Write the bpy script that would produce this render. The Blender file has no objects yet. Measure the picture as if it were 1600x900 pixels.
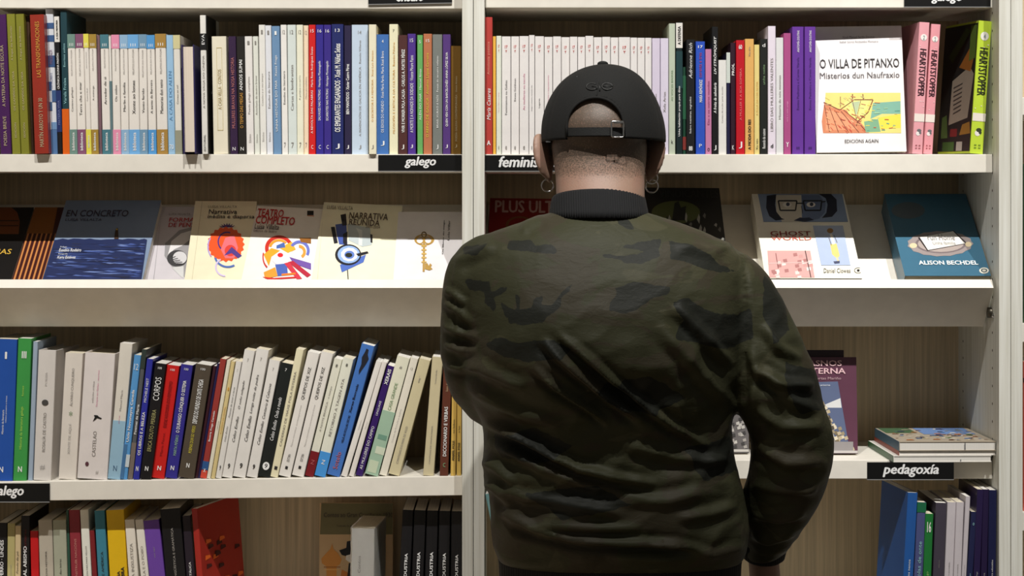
import bpy, bmesh, math, random
import numpy as np
from mathutils import Vector, Matrix, noise
random.seed(7)
C = bpy.context.scene.collection
sc = bpy.context.scene

# ------------------------------------------------------------------ camera, world, lights, exposure
F, D, HZ, CX, CY = 2900.0, 3.3, 1.55, 800.0, 310.0
cam_d = bpy.data.cameras.new('camera'); cam = bpy.data.objects.new('camera', cam_d); C.objects.link(cam)
cam.location = (0, -D, HZ); cam.rotation_euler = (math.pi/2, 0, 0)
cam_d.sensor_width = 36; cam_d.lens = F/1600*36
cam_d.shift_x = 0; cam_d.shift_y = -(450-CY)/1600
cam_d.clip_start = .05
sc.camera = cam
sc.view_settings.view_transform = 'Standard'; sc.view_settings.look = 'None'
sc.view_settings.exposure = 0.0; sc.view_settings.gamma = 1
w = bpy.data.worlds.new('shop_light'); sc.world = w; w.use_nodes = True
w.node_tree.nodes['Background'].inputs[0].default_value = (1.0, .95, .87, 1)
w.node_tree.nodes['Background'].inputs[1].default_value = .12
LIGHT_Y, LIGHT_Z = -1.9, HZ+2.65
SPOTS = (-1.25, -.20, .62, 1.45)
SPOT_W, SPOT_AIM, SPOT_HALF, SPOT_BLEND = 268, 50.8, 20.5, .55
for lx in SPOTS:
    ld = bpy.data.lights.new('ceiling_spot', 'SPOT'); lo = bpy.data.objects.new('ceiling_spot_beam', ld); C.objects.link(lo)
    ld.energy = SPOT_W; ld.color = (1, .975, .93); ld.shadow_soft_size = .018
    ld.spot_size = math.radians(2*SPOT_HALF); ld.spot_blend = SPOT_BLEND
    lo.location = (lx, LIGHT_Y, LIGHT_Z)
    lo.rotation_euler = (math.radians(90-SPOT_AIM), 0, 0)

FILL_DOWN = ((-1.6, -1.1, 1900),)
for lx, ly, pw in FILL_DOWN:                   # added lamp: its floor bounce brightens the left display shelf front
    ld = bpy.data.lights.new('fill_downlight', 'SPOT'); lo = bpy.data.objects.new('fill_downlight_beam', ld); C.objects.link(lo)
    ld.energy = pw; ld.color = (1, .94, .85); ld.shadow_soft_size = .05; ld.spot_size = math.radians(46); ld.spot_blend = .6
    lo.location = (lx, ly, 4.36)

def W(px, py, y=0.0):
    """measured point of the photograph at depth y behind the bookcase front"""
    s = (D+y)/F
    return Vector(((px-CX)*s, y, HZ-(py-CY)*s))

# ------------------------------------------------------------------ materials
def lin(c):
    c /= 255.0
    return c/12.92 if c <= .04045 else ((c+.055)/1.055)**2.4
MATS = {}
def mat(rgb, rough=.5, gain=1.0, kind='paper', metal=0.0):
    rgb = tuple(int(v) for v in rgb)
    key = (rgb, rough, gain, kind, metal)
    if key in MATS: return MATS[key]
    col = [min(.86, lin(v)*gain) for v in rgb]
    m = bpy.data.materials.new(kind+'_%d_%d_%d' % rgb); m.use_nodes = True
    nt = m.node_tree; b = nt.nodes['Principled BSDF']
    b.inputs['Roughness'].default_value = rough; b.inputs['Metallic'].default_value = metal
    tc = nt.nodes.new('ShaderNodeTexCoord')
    if kind in ('paper', 'ink'):
        n = nt.nodes.new('ShaderNodeTexNoise'); n.inputs['Scale'].default_value = 35; n.inputs['Detail'].default_value = 3
        mx = nt.nodes.new('ShaderNodeMixRGB'); mx.blend_type = 'MULTIPLY'; mx.inputs[0].default_value = 1
        mx.inputs[1].default_value = (*col, 1)
        rp = nt.nodes.new('ShaderNodeMapRange'); rp.inputs['To Min'].default_value = .90; rp.inputs['To Max'].default_value = 1.06
        nt.links.new(tc.outputs['Object'], n.inputs['Vector']); nt.links.new(n.outputs['Fac'], rp.inputs['Value'])
        nt.links.new(rp.outputs['Result'], mx.inputs[2]); nt.links.new(mx.outputs[0], b.inputs['Base Color'])
    elif kind == 'pages':
        wv = nt.nodes.new('ShaderNodeTexNoise'); mp = nt.nodes.new('ShaderNodeMapping'); mp.inputs['Scale'].default_value = (1400, 3, 3)
        nt.links.new(tc.outputs['Object'], mp.inputs['Vector']); nt.links.new(mp.outputs[0], wv.inputs['Vector']); wv.inputs['Scale'].default_value = 1
        rp = nt.nodes.new('ShaderNodeMapRange'); rp.inputs['To Min'].default_value = .7; rp.inputs['To Max'].default_value = 1.1
        mx = nt.nodes.new('ShaderNodeMixRGB'); mx.blend_type = 'MULTIPLY'; mx.inputs[0].default_value = 1; mx.inputs[1].default_value = (*col, 1)
        nt.links.new(wv.outputs['Fac'], rp.inputs['Value']); nt.links.new(rp.outputs['Result'], mx.inputs[2]); nt.links.new(mx.outputs[0], b.inputs['Base Color'])
    elif kind == 'wood':
        mp = nt.nodes.new('ShaderNodeMapping'); mp.inputs['Scale'].default_value = (90, 90, 1.6)
        n = nt.nodes.new('ShaderNodeTexNoise'); n.inputs['Scale'].default_value = 1.6; n.inputs['Detail'].default_value = 6; n.inputs['Roughness'].default_value = .65
        nt.links.new(tc.outputs['Object'], mp.inputs['Vector']); nt.links.new(mp.outputs[0], n.inputs['Vector'])
        cr = nt.nodes.new('ShaderNodeValToRGB')
        cr.color_ramp.elements[0].position = .3; cr.color_ramp.elements[0].color = (*[v*.72 for v in col], 1)
        cr.color_ramp.elements[1].position = .66; cr.color_ramp.elements[1].color = (*[min(.86, v*1.12) for v in col], 1)
        nt.links.new(n.outputs['Fac'], cr.inputs[0]); nt.links.new(cr.outputs[0], b.inputs['Base Color'])
    elif kind == 'fabric':
        n = nt.nodes.new('ShaderNodeTexNoise'); n.inputs['Scale'].default_value = 900
        bp = nt.nodes.new('ShaderNodeBump'); bp.inputs['Strength'].default_value = .35; bp.inputs['Distance'].default_value = .001
        nt.links.new(tc.outputs['Object'], n.inputs['Vector']); nt.links.new(n.outputs['Fac'], bp.inputs['Height'])
        nt.links.new(bp.outputs[0], b.inputs['Normal']); b.inputs['Base Color'].default_value = (*col, 1)
    elif kind == 'rib':
        wv = nt.nodes.new('ShaderNodeTexWave'); wv.inputs['Scale'].default_value = 90; wv.bands_direction = 'X'
        bp = nt.nodes.new('ShaderNodeBump'); bp.inputs['Strength'].default_value = .5; bp.inputs['Distance'].default_value = .001
        nt.links.new(tc.outputs['Object'], wv.inputs['Vector']); nt.links.new(wv.outputs['Fac'], bp.inputs['Height'])
        nt.links.new(bp.outputs[0], b.inputs['Normal']); b.inputs['Base Color'].default_value = (*col, 1)
    elif kind == 'floor':
        n = nt.nodes.new('ShaderNodeTexNoise'); n.inputs['Scale'].default_value = 6; n.inputs['Detail'].default_value = 8
        cr = nt.nodes.new('ShaderNodeValToRGB')
        cr.color_ramp.elements[0].color = (*[v*.8 for v in col], 1); cr.color_ramp.elements[1].color = (*[v*1.2 for v in col], 1)
        nt.links.new(tc.outputs['Object'], n.inputs['Vector']); nt.links.new(n.outputs['Fac'], cr.inputs[0]); nt.links.new(cr.outputs[0], b.inputs['Base Color'])
    else:
        b.inputs['Base Color'].default_value = (*col, 1)
    MATS[key] = m
    return m

GW = 1.12
M_WHITE = mat((224, 219, 208), .42, GW, 'paper')
M_WOOD = mat((231, 224, 209), .5, 1.12, 'wood')
M_BACK = mat((204, 184, 150), .6, 1.0, 'wood')
M_PAGES = mat((224, 214, 190), .8, 1.0, 'pages')
M_PAGEW = mat((232, 228, 220), .8, 1.0, 'pages')
M_BLACK = mat((14, 14, 14), .35, 1, 'ink')
M_STEEL = mat((200, 200, 200), .22, 1, 'metal', 1.0)

# ------------------------------------------------------------------ helpers
def link(name, me, m=None, parent=None, mw=None):
    o = bpy.data.objects.new(name, me); C.objects.link(o)
    if m is not None:
        for k in (m if isinstance(m, (list, tuple)) else [m]): me.materials.append(k)
    if parent is not None: o.parent = parent
    if mw is not None:
        if parent is None: o.matrix_world = mw
        else: o.matrix_local = mw
    return o
def thing(name, label, cat, mw=None, group=None):
    o = bpy.data.objects.new(name, None); C.objects.link(o); o.empty_display_size = .02
    o['label'] = label; o['category'] = cat
    if group: o['group'] = group
    if mw is not None: o.matrix_world = mw
    return o
def tag(o, label, cat, group=None):
    o['label'] = label; o['category'] = cat
    if group: o['group'] = group
def mesh_pd(v, f, name='mesh', smooth=False):
    me = bpy.data.meshes.new(name); me.from_pydata([tuple(p) for p in v], [], f); me.update()
    if smooth: me.shade_smooth()
    return me
def box_vf(x0, x1, y0, y1, z0, z1):
    v = [(x, y, z) for z in (z0, z1) for y in (y0, y1) for x in (x0, x1)]
    f = [(0, 2, 3, 1), (4, 5, 7, 6), (0, 1, 5, 4), (2, 6, 7, 3), (0, 4, 6, 2), (1, 3, 7, 5)]
    return v, f
def box(name, b, m, parent=None, bev=.0):
    v, f = box_vf(*b); me = mesh_pd(v, f)
    if bev:
        bm = bmesh.new(); bm.from_mesh(me)
        bmesh.ops.bevel(bm, geom=bm.edges[:], offset=bev, segments=2, affect='EDGES', profile=.6)
        bm.to_mesh(me); bm.free()
    return link(name, me, m, parent)
def prism_x(name, prof, x0, x1, m, parent=None):
    """profile of (y,z) points extruded along x"""
    n = len(prof)
    v = [(x0, y, z) for y, z in prof]+[(x1, y, z) for y, z in prof]
    f = [tuple(range(n))[::-1], tuple(range(n, 2*n))]+[(i, (i+1) % n, n+(i+1) % n, n+i) for i in range(n)]
    me = mesh_pd(v, f); bm = bmesh.new(); bm.from_mesh(me); bmesh.ops.recalc_face_normals(bm, faces=bm.faces[:]); bm.to_mesh(me); bm.free()
    return link(name, me, m, parent)
def tube_vf(pts, r, n=8, closed=False, base=0):
    v, f = [], []; P = [Vector(p) for p in pts]; N = len(P)
    for i, p in enumerate(P):
        a = P[(i-1) % N] if (closed or i > 0) else p; b = P[(i+1) % N] if (closed or i < N-1) else p
        t = (b-a).normalized()
        if i == 0:
            up = Vector((0, 0, 1)) if abs(t.z) < .9 else Vector((0, 1, 0)); u = t.cross(up).normalized()
        else: u = (u-t*u.dot(t)).normalized()       # carry the frame along so the tube never twists
        w_ = u.cross(t).normalized()
        rr = r[i] if isinstance(r, (list, tuple)) else r
        for k in range(n):
            an = 2*math.pi*k/n; v.append(p+u*math.cos(an)*rr+w_*math.sin(an)*rr)
    for i in range(N if closed else N-1):
        j = (i+1) % N
        for k in range(n):
            f.append((base+i*n+k, base+i*n+(k+1) % n, base+j*n+(k+1) % n, base+j*n+k))
    if not closed:
        f.append(tuple(base+k for k in range(n))[::-1]); f.append(tuple(base+(N-1)*n+k for k in range(n)))
    return v, f
def tube(name, pts, r, m, parent=None, n=8, closed=False):
    v, f = tube_vf(pts, r, n, closed)
    me = mesh_pd(v, f, smooth=True)
    bm = bmesh.new(); bm.from_mesh(me); bmesh.ops.recalc_face_normals(bm, faces=bm.faces[:]); bm.to_mesh(me); bm.free(); me.shade_smooth()
    return link(name, me, m, parent)

TXT = {}
def text_mesh(s, bold=0.0, shear=0.0):
    """lettering with its box normalised to 0..1"""
    key = (s, bold, shear)
    if key in TXT: return TXT[key]
    cu = bpy.data.curves.new('lettering', 'FONT'); cu.body = s; cu.shear = shear; cu.resolution_u = 2
    o = bpy.data.objects.new('tmp', cu); C.objects.link(o)
    dg = bpy.context.evaluated_depsgraph_get()
    me = bpy.data.meshes.new_from_object(o.evaluated_get(dg))
    bpy.data.objects.remove(o); 
    if bold > 0:        # heavier strokes: the outline laid down again a little to each side
        bm = bmesh.new(); bm.from_mesh(me); vs = [v.co.copy() for v in bm.verts]; fs = [[v.index for v in f.verts] for f in bm.faces]; bm.free()
        V, Fc = [], []
        for q_, (dx, dy) in enumerate(((-1, 0), (1, 0), (0, -.6), (0, .6))):
            k = len(V); V += [Vector((p.x+dx*bold, p.y+dy*bold, .00004*q_)) for p in vs]; Fc += [[i+k for i in q] for q in fs]
        me = mesh_pd(V, Fc)
    co = np.empty(len(me.vertices)*3); me.vertices.foreach_get('co', co); co = co.reshape(-1, 3)
    mn, mx = co[:, :2].min(0), co[:, :2].max(0); asp = (mx[0]-mn[0])/max(1e-6, mx[1]-mn[1])
    co[:, :2] = (co[:, :2]-mn)/(mx-mn); me.vertices.foreach_set('co', co.ravel()); me.update(); me.materials.clear()
    TXT[key] = (me, asp); return TXT[key]
TXM = {}
def lettering(name, s, m, parent, x0, z0, x1, z1, y=-.0006, up=False, bold=.0, shear=.0, down=False):
    """s filling the box x0..x1, z0..z1 of a face that looks along -y; up = reading upwards, down = downwards"""
    me, asp = text_mesh(s, bold, shear)
    k = (s, bold, shear, m.name)
    if k not in TXM:
        c = me.copy(); c.materials.append(m); TXM[k] = c
    me = TXM[k]
    if up:      # text x -> +z, text y -> -x
        mw = Matrix(((0, -(x1-x0), 0, x1), (0, 0, -1, y), ((z1-z0), 0, 0, z0), (0, 0, 0, 1)))
    elif down:  # text x -> -z, text y -> +x
        mw = Matrix(((0, (x1-x0), 0, x0), (0, 0, -1, y), (-(z1-z0), 0, 0, z1), (0, 0, 0, 1)))
    else:
        mw = Matrix(((x1-x0, 0, 0, x0), (0, 0, -1, y), (0, z1-z0, 0, z0), (0, 0, 0, 1)))
    o = bpy.data.objects.new(name, me); C.objects.link(o); o.parent = parent; o.matrix_local = mw
    return o
def flat_poly(polys, y=-.0004):
    """polys: list of point lists (x,z) -> mesh of flat printed shapes, each a hair above the last"""
    v, f = [], []
    for k, p in enumerate(polys):
        b = len(v); v += [(x, y-.00006*k, z) for x, z in p]; f.append(tuple(range(b, b+len(p))))
    return v, f
def prints(name, items, parent, y=-.0004):
    """items: (rgb, [(x,z)..]) printed shapes of one cover, joined, one material per colour"""
    v, f, mi, ms = [], [], [], []
    dstep = min(.00002, .0007/max(1, len(items)))
    for k, (m, p) in enumerate(items):
        # make the loop run counter-clockwise seen from -y
        a = sum(p[i][0]*p[(i+1) % len(p)][1]-p[(i+1) % len(p)][0]*p[i][1] for i in range(len(p)))
        if a < 0: p = p[::-1]
        b = len(v); v += [(x, y-dstep*k, z) for x, z in p]; f.append(tuple(range(b, b+len(p))))
        if m not in ms: ms.append(m)
        mi.append(ms.index(m))
    me = mesh_pd(v, f); me.polygons.foreach_set('material_index', mi)
    bm = bmesh.new(); bm.from_mesh(me); bmesh.ops.triangulate(bm, faces=[q for q in bm.faces if len(q.verts) > 4]); bm.to_mesh(me); bm.free()
    return link(name, me, ms, parent)

# ------------------------------------------------------------------ the room
SF = .042           # shelf fronts stand this far behind the panel fronts
def struct(name, b, m):
    o = box(name, b, m); o['kind'] = 'structure'; return o
struct('floor', (-4, 4, -6, .42, -.05, 0), mat((118, 104, 86), .4, 1, 'floor'))
struct('wall_back', (-4, 4, .34, .42, 0, 4.4), mat((205, 198, 186), .8, 1, 'floor'))
struct('ceiling', (-4, 4, -6, .42, 4.4, 4.5), mat((225, 222, 215), .9, 1, 'floor'))
# ceiling track with its spot heads
tr = thing('track_light', 'long white ceiling track with four spot heads in front of the bookcases', 'lamp', Matrix.Translation((0, 0, 4.4)))
box('track', (-1.8, 2.0, LIGHT_Y-.12, LIGHT_Y-.08, -.035, 0), M_WHITE, tr)
for lx in SPOTS:
    d = Vector((0, math.cos(math.radians(SPOT_AIM)), -math.sin(math.radians(SPOT_AIM))))
    p0 = Vector((lx, LIGHT_Y, LIGHT_Z-4.4))
    a = p0-d*.02; b_ = p0-d*.15
    v, f = [], []
    for p, r in ((a+d*.045, .045), (b_, .04)):
        u = Vector((1, 0, 0)); q = d.cross(u)
        for k in range(20): an = 2*math.pi*k/20; v.append(p+u*math.cos(an)*r+q*math.sin(an)*r)
    for k in range(20): f.append((k, (k+1) % 20, 20+(k+1) % 20, 20+k))
    f.append(tuple(range(20, 40)))
    link('spot_head', mesh_pd(v, f), M_WHITE, tr)
    tube('bracket', [(lx, LIGHT_Y-.10, -.03), tuple(b_*.6+a*.4)], .008, M_WHITE, tr)

for lx, ly, pw in FILL_DOWN:  # unseen fitting modelled to go with the added fill lamp
    dl = thing('fill_downlight', 'round white ceiling lamp added for fill light bounced off the floor', 'lamp', Matrix.Translation((lx, ly, 4.4)))
    v, f = [], []
    for r, z in ((.075, 0), (.075, -.012), (.055, -.012), (.05, -.002)):
        for k in range(24): an = 2*math.pi*k/24; v.append((r*math.cos(an), r*math.sin(an), z))
    for j in range(3):
        for k in range(24): f.append((j*24+k, j*24+(k+1) % 24, j*24+24+(k+1) % 24, j*24+24+k))
    link('rim', mesh_pd(v, f), M_WHITE, dl)
# ------------------------------------------------------------------ bookcases
XL_IN, XM_L, XM, XM_R, XR_IN = W(-85, 0).x, W(722, 0).x, W(739.5, 0).x, W(757, 0).x, W(1561, 0).x
XR = W(1579.5, 0).x; XR2 = W(1598, 0).x
Z = lambda py, y=SF: W(0, py, y).z
ZTOP = HZ+.80
def bookcase(label, xa, xb, ta, tb, shelves):
    b = thing('bookcase', label, 'bookcase', Matrix.Translation((xa, 0, 0)))
    o = lambda x: x-xa
    box('side_panel', (o(xa-ta), o(xa), 0, .32, 0, ZTOP), M_WOOD, b, .0008)
    box('side_panel', (o(xb), o(xb+tb), 0, .32, 0, ZTOP), M_WOOD, b, .0008)
    box('back_panel', (o(xa), o(xb), .30, .318, 0, ZTOP), M_BACK, b)
    for (zt, th, tilt, y0) in shelves:
        s = box('shelf', (o(xa)+.001, o(xb)-.001, y0, .299, -th, 0), M_WHITE, b, .0012)
        s.location = (0, 0, zt)
        if tilt: s.rotation_euler = (0, -tilt, 0); s.location.z = zt-(o(xb)/2)*math.sin(tilt)
    box('plinth', (o(xa)+.001, o(xb)-.001, .03, .05, 0, .08), M_WHITE, b)
    return b
def display(b, x0, x1, ox):
    prof = [(.030, HZ-.1455), (.018, HZ-.160), (.09, HZ-.234), (.296, HZ-.045), (.290, HZ-.012), (.0626, HZ-.19), (.045, HZ-.172)]
    prism_x('display_shelf', prof, x0-ox+.002, x1-ox-.002, M_WHITE, b)
TILT = math.atan((Z(744)-Z(752))/(640/867.7))
ZS3L = (Z(752)+Z(744))/2+(-math.tan(TILT))*(W(400, 0, SF).x-(XL_IN+XM_L)/2)
bcL = bookcase('left bookcase of white shelves and beige wood-grain panels packed with books', XL_IN, XM_L, .02, XM-XM_L-.0005,
    [(ZTOP, .03, 0, .0), (Z(13)+.0346, .0346, -.0015, SF), (Z(241), .0320, 0, SF), (ZS3L, .0346, TILT, SF), (HZ-.80, .0346, 0, SF), (HZ-1.14, .0346, 0, SF)])
display(bcL, XL_IN, XM_L, XL_IN)
bcR = bookcase('right bookcase of white shelves and beige panels behind the man', XM_R, XR_IN, XM_R-XM-.0005, XR-XR_IN-.0005,
    [(ZTOP, .03, 0, .0), (Z(12)+.0346, .0346, 0, SF), (Z(241), .0330, 0, SF), (Z(719), .0336, 0, SF), (HZ-.80, .0346, 0, SF), (HZ-1.14, .0346, 0, SF)])
display(bcR, XM_R, XR_IN-.003, XM_R)
# drilled shelf-pin holes down the inner face of the right panel, and the pivot of the display flap
v, f = [], []
xi = XR_IN-XM_R
for yy in (.045, .262):
    for k in range(60):
        zz = .22+.032*k
        if zz > ZTOP-.05: break
        bs = len(v)
        for rr, dx in ((.0026, -.0003), (.0, -.0002)):
            for q in range(8): an = 2*math.pi*q/8; v.append((xi+dx, yy+rr*math.cos(an), zz+rr*math.sin(an)))
        for q in range(8): f.append((bs+q, bs+(q+1) % 8, bs+8+(q+1) % 8, bs+8+q))
ph = link('pin_holes', mesh_pd(v, f), mat((70, 60, 45), .9, 1, 'ink'), bcR); ph['kind'] = 'stuff'
p = W(1543, 488, .06)
tube('flap_pivot', [(p.x-XM_R-.002, .052, p.z), (p.x-XM_R+.010, .052, p.z)], [.0095, .0095], mat((90, 85, 75), .4, 1, 'metal', .8), bcR, 16)
tube('flap_pin', [(p.x-XM_R+.002, .038, p.z-.004), (p.x-XM_R+.013, .036, p.z-.006)], .004, M_STEEL, bcR, 10)

# neighbouring bookcase at the right edge of the view
bcN = bookcase('narrow strip of the next bookcase at the far right edge', XR2, XR2+.9, XR2-XR-.0005, .02,
    [(ZTOP, .03, 0, .0), (Z(152), .032, 0, SF), (Z(505)+.0, .034, 0, SF), (Z(800), .034, 0, SF), (HZ-.9, .034, 0, SF)])
# ------------------------------------------------------------------ books
def book_parts(root, w_, h, d, cm, thick=.0006, pages=M_PAGES, foreedge=False):
    """paperback: spine looks along -y, bottom centre at the origin"""
    x0, x1, c = -w_/2, w_/2, min(.0009, w_*.15); t = min(thick, w_*.2)
    out = [(x0, d), (x0, c), (x0+c, 0), (0, -.0002), (x1-c, 0), (x1, c), (x1, d)]
    inn = [(x0+t, d), (x0+t, c+t*.4), (x0+c+t*.4, t), (0, t), (x1-c-t*.4, t), (x1-t, c+t*.4), (x1-t, d)]
    n = 7; v = []
    for zz in (0, h):
        v += [(x, y, zz) for x, y in out]+[(x, y, zz) for x, y in inn]
    T = 2*n; f = []
    for i in range(n-1):
        f += [(i, i+1, T+i+1, T+i), (n+i+1, n+i, T+n+i, T+n+i+1), (i+1, i, n+i, n+i+1), (T+i, T+i+1, T+n+i+1, T+n+i)]
    f += [(0, T, T+n, n), (n-1, 2*n-1, T+2*n-1, T+n-1)]
    me = mesh_pd(v, f)
    bm = bmesh.new(); bm.from_mesh(me); bmesh.ops.recalc_face_normals(bm, faces=bm.faces[:]); bm.to_mesh(me); bm.free()
    cv = link('cover', me, cm, root)
    g = .0 if thick < .001 else .003
    pv, pf = box_vf(x0+t*1.02, x1-t*1.02, t*1.5, d-.0006-g, .0004+g, h-.0005-g)
    link('page_block', mesh_pd(pv, pf), pages, root)
    if foreedge:
        for ch in root.children: ch.matrix_local = Matrix.Translation((0, d, 0)) @ Matrix.Rotation(math.pi, 4, 'Z')
    return cv
LAB = {}
class Row:
    def __init__(s, z, where, group, y, gain=1.05, d=.145, ext=None):
        s.z, s.where, s.group, s.y, s.gain, s.d, s.prev, s.ext = z, where, group, y, gain, d, None, ext
def band(root, w_, h, v0, v1, m, u0=0, u1=1, name='spine_band', k=1):
    e = .0003*k
    x0, x1 = -w_/2+w_*u0, -w_/2+w_*u1
    if u0 == 0: x0 -= e
    if u1 == 1: x1 += e
    vv, ff = box_vf(x0, x1, -.0003-e, .004 if (u0 == 0 and u1 == 1) else .0, h*v0, h*v1)
    return link(name, mesh_pd(vv, ff), m, root)
INK = {'k': (38, 36, 36), 'g': (135, 130, 125), 'w': (240, 238, 232), 'y': (215, 200, 60), 'r': (190, 45, 40), 'o': (205, 150, 60),
       'c': (150, 200, 205), 'p': (200, 120, 150), 'G': (120, 150, 110), 't': (180, 165, 130), 'b': (70, 90, 160), 'l': (180, 176, 172)}
def sbook(row, xt0, xt1, yt, xb0, xb1, rgb, short, txt=(), bands=(), rec=None, d=None, label=None, pages=None, yaw=0, hard=False, fore=False, group=None, full=None, rough=.38, scat='book'):
    rec = random.uniform(.004, .010) if rec is None else rec
    y = row.y+rec
    if row.ext:                       # foot below the frame: carry the edge on down to the shelf
        yb = CY+(HZ-row.z(0))*F/(D+y)
        k = (yb-yt)/(row.ext-yt); xb0 = xt0+(xb0-xt0)*k; xb1 = xt1+(xb1-xt1)*k
    T = W((xt0+xt1)/2, yt, y)
    bx = W((xb0+xb1)/2, 0, y).x; bz = row.z(bx)
    a = math.atan2(T.x-bx, T.z-bz)
    w_ = max(.0035, ((xt1-xt0)+(xb1-xb0))/2/F*(D+y)*math.cos(a)*.975)
    h = (T.z-bz)/math.cos(a)-w_/2*abs(math.sin(a))
    M = Matrix.Translation((bx, y, bz+w_/2*abs(math.sin(a))+.0003)) @ Matrix.Rotation(a, 4, 'Y') @ Matrix.Rotation(math.radians(yaw), 4, 'Z')
    lab = label or (short+' book'+(' right of the '+row.prev+' one' if row.prev else ' at the left end')+', '+row.where)
    if full: lab = full
    row.prev = short
    LAB[lab] = LAB.get(lab, 0)+1
    root = thing('book', lab, scat, M, group or row.group)
    g = row.gain
    cm = mat(rgb, rough, g)
    book_parts(root, w_, h, d or row.d*random.uniform(.93, 1.05), cm, .0022 if hard else .0006, pages or (M_PAGEW if random.random() < .5 else M_PAGES), fore)
    for bd in bands:
        v0, v1, c = bd[:3]; u = bd[3] if len(bd) > 3 else (0, 1)
        band(root, w_, h, v0, v1, mat(c, .4, g), u[0], u[1], k=1 if u == (0, 1) else 2)
    for t in txt:
        s, v0, v1, sz, ink = t[:5]; opt = t[5] if len(t) > 5 else ''
        uc = t[6] if len(t) > 6 else .5
        c = INK[ink] if isinstance(ink, str) else ink
        tm = mat(c, .5, g, 'ink')
        bw = w_*sz
        x0 = -w_/2+w_*uc-bw/2
        if 'H' not in opt:      # never stretch letters far beyond their own width
            _, asp = text_mesh(s, .025 if 'B' in opt else 0, .25 if 'I' in opt else 0)
            L_ = (v1-v0)*h; nat = bw*asp*1.45
            if L_ > nat: mid = (v0+v1)/2; v0, v1 = mid-nat/2/h, mid+nat/2/h
        lettering('spine_lettering', s, tm, root, x0, h*v0, x0+bw, h*v1, y=-.0011, up='H' not in opt and 'D' not in opt, down='D' in opt,
                  bold=.025 if 'B' in opt else 0, shear=.25 if 'I' in opt else 0)
    return root, w_, h

# ---- upper shelf, left bookcase
R1 = Row(lambda x: Z(241), 'upper left shelf', 'books on the upper left shelf', SF)
b = lambda *a, **k: sbook(R1, *a, **k)
b(-8, 9.5, 23, 1, 18, (68, 28, 82), 'dark purple', [('A MATERIA DA NOITE ESCURA', .34, .78, .3, 't'), ('POESIA BREVE', .06, .27, .3, 't')], label='dark purple book leaning left at the left edge, upper left shelf')
ol = [('A lingua das bolboretas', .66, .92, .28, 't'), ('OS CAMIÑOS DA VIDA', .30, .60, .28, 't'), ('EDICIÓN', .10, .24, .28, 't')]
b(10, 23, 22, 19, 32.5, (128, 128, 42), 'first olive', ol)
b(24, 37, 22, 33, 46, (124, 124, 40), 'second olive', ol)
b(38.5, 46, 26, 46.5, 53.5, (62, 42, 26), 'thin dark brown', rec=.02)
b(46.2, 68.4, 23, 54.2, 76.6, (145, 45, 30), 'thick brick red', [('LAS TRANSFORMACIONES', .55, .95, .3, 'o'), ('MARTÍN ARROYO Y UN 30', .05, .40, .36, 't')], rec=-.012)
b(70.8, 83, 14.5, 78.3, 90, (210, 214, 220), 'blue and white photo', [('PRESENZA', .62, .72, .5, (120, 90, 120)), ('CONTRACORRENTE', .45, .56, .3, (70, 80, 130))],
  [(.865, .905, (60, 90, 135)), (.775, .82, (60, 90, 135)), (.60, .68, (55, 85, 130)), (.44, .50, (60, 90, 135), (0, .5)), (.36, .44, (60, 90, 135), (.5, 1)), (.30, .36, (70, 100, 140), (0, .5)), (0, .17, (80, 115, 160)), (.17, .22, (110, 145, 185), (.3, 1))])
b(84.5, 92, 25, 90.5, 97.5, (22, 22, 24), 'thin black label-topped', [('A SÚA MEMORIA', .83, .97, .5, 'k', 'B'), ('CRÓNICA DUNHA PAIXÓN', .47, .73, .55, 'w', 'B'), ('MATERIA VIVA', .18, .42, .4, (120, 130, 180))],
  [(.81, .995, (225, 222, 215)), (.16, .46, (35, 50, 100))])
b(94, 104, 17, 98.5, 109, (30, 62, 70), 'dark teal orange-footed', [('Varela Freixa', .35, .53, .4, 'c'), ('Escritos soltos', .58, .80, .3, 'c')], [(0, .315, (215, 95, 15))])
ser = [(105, 117, 109.5, 121, (110, 140, 130), 'grey-green banded'), (117.5, 130, 121.3, 135, (130, 80, 110), 'mauve banded'), (130.3, 137.7, 135.5, 143, (222, 212, 85), 'yellow banded'),
  (138.5, 150, 143, 154, (160, 130, 55), 'ochre banded'), (156.5, 169, 160.5, 173.5, (70, 118, 130), 'teal banded'), (173.7, 186, 177.5, 189, (224, 142, 172), 'pink banded'),
  (187, 199, 189.5, 202, (140, 175, 205), 'pale blue banded'), (199.3, 216, 202.5, 218.5, (108, 165, 215), 'bright blue banded'), (216.3, 229, 219, 231, (112, 148, 175), 'slate blue banded'),
  (229.3, 241, 232, 245, (80, 148, 205), 'clear blue banded'), (242, 259, 246, 262.5, (165, 128, 62), 'wide ochre banded')]
ttl = ['Cantares gallegos', 'Terra cha e mar', 'O porco de pé', 'A esmorga', 'Arredor de si', 'Os eidos', 'Merlín e familia', 'Xente ao lonxe', 'Vento ferido', 'A xente da Barreira', 'Memorias dun neno']
for i, (a0, a1, c0, c1, col, sh) in enumerate(ser):
    if i == 4:
        b(151, 155.5, 55, 155, 159.5, (120, 92, 100), 'thin brown recessed', rec=.014)
    if i == 5:
        b(169.5, 173, 57, 174, 177, (225, 222, 215), 'very thin white', bands=[(0, .62, (95, 120, 125))])
    s = random.uniform(.0, .12)
    b(a0, a1, 53+random.random()*2, c0, c1, (226, 220, 212), sh, [('RELATOS DO FOGAR', .75-s, .88, .18, 'g'), (ttl[i], .42-s, .70-s, .3, 'k'), ('biblioteca', .03, .18, .34, 'w', 'B'), ('111', .90, .925, .5, 'w', 'HB')],
      [(0, .205, col), (.885, 1, col)])
b(259.5, 270, 55, 263, 274, (152, 190, 220), 'plain sky blue', [('A CASA DO ALEN', .28, .70, .45, (110, 160, 200)), ('70', .04, .08, .6, 'w', 'H')])
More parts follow.
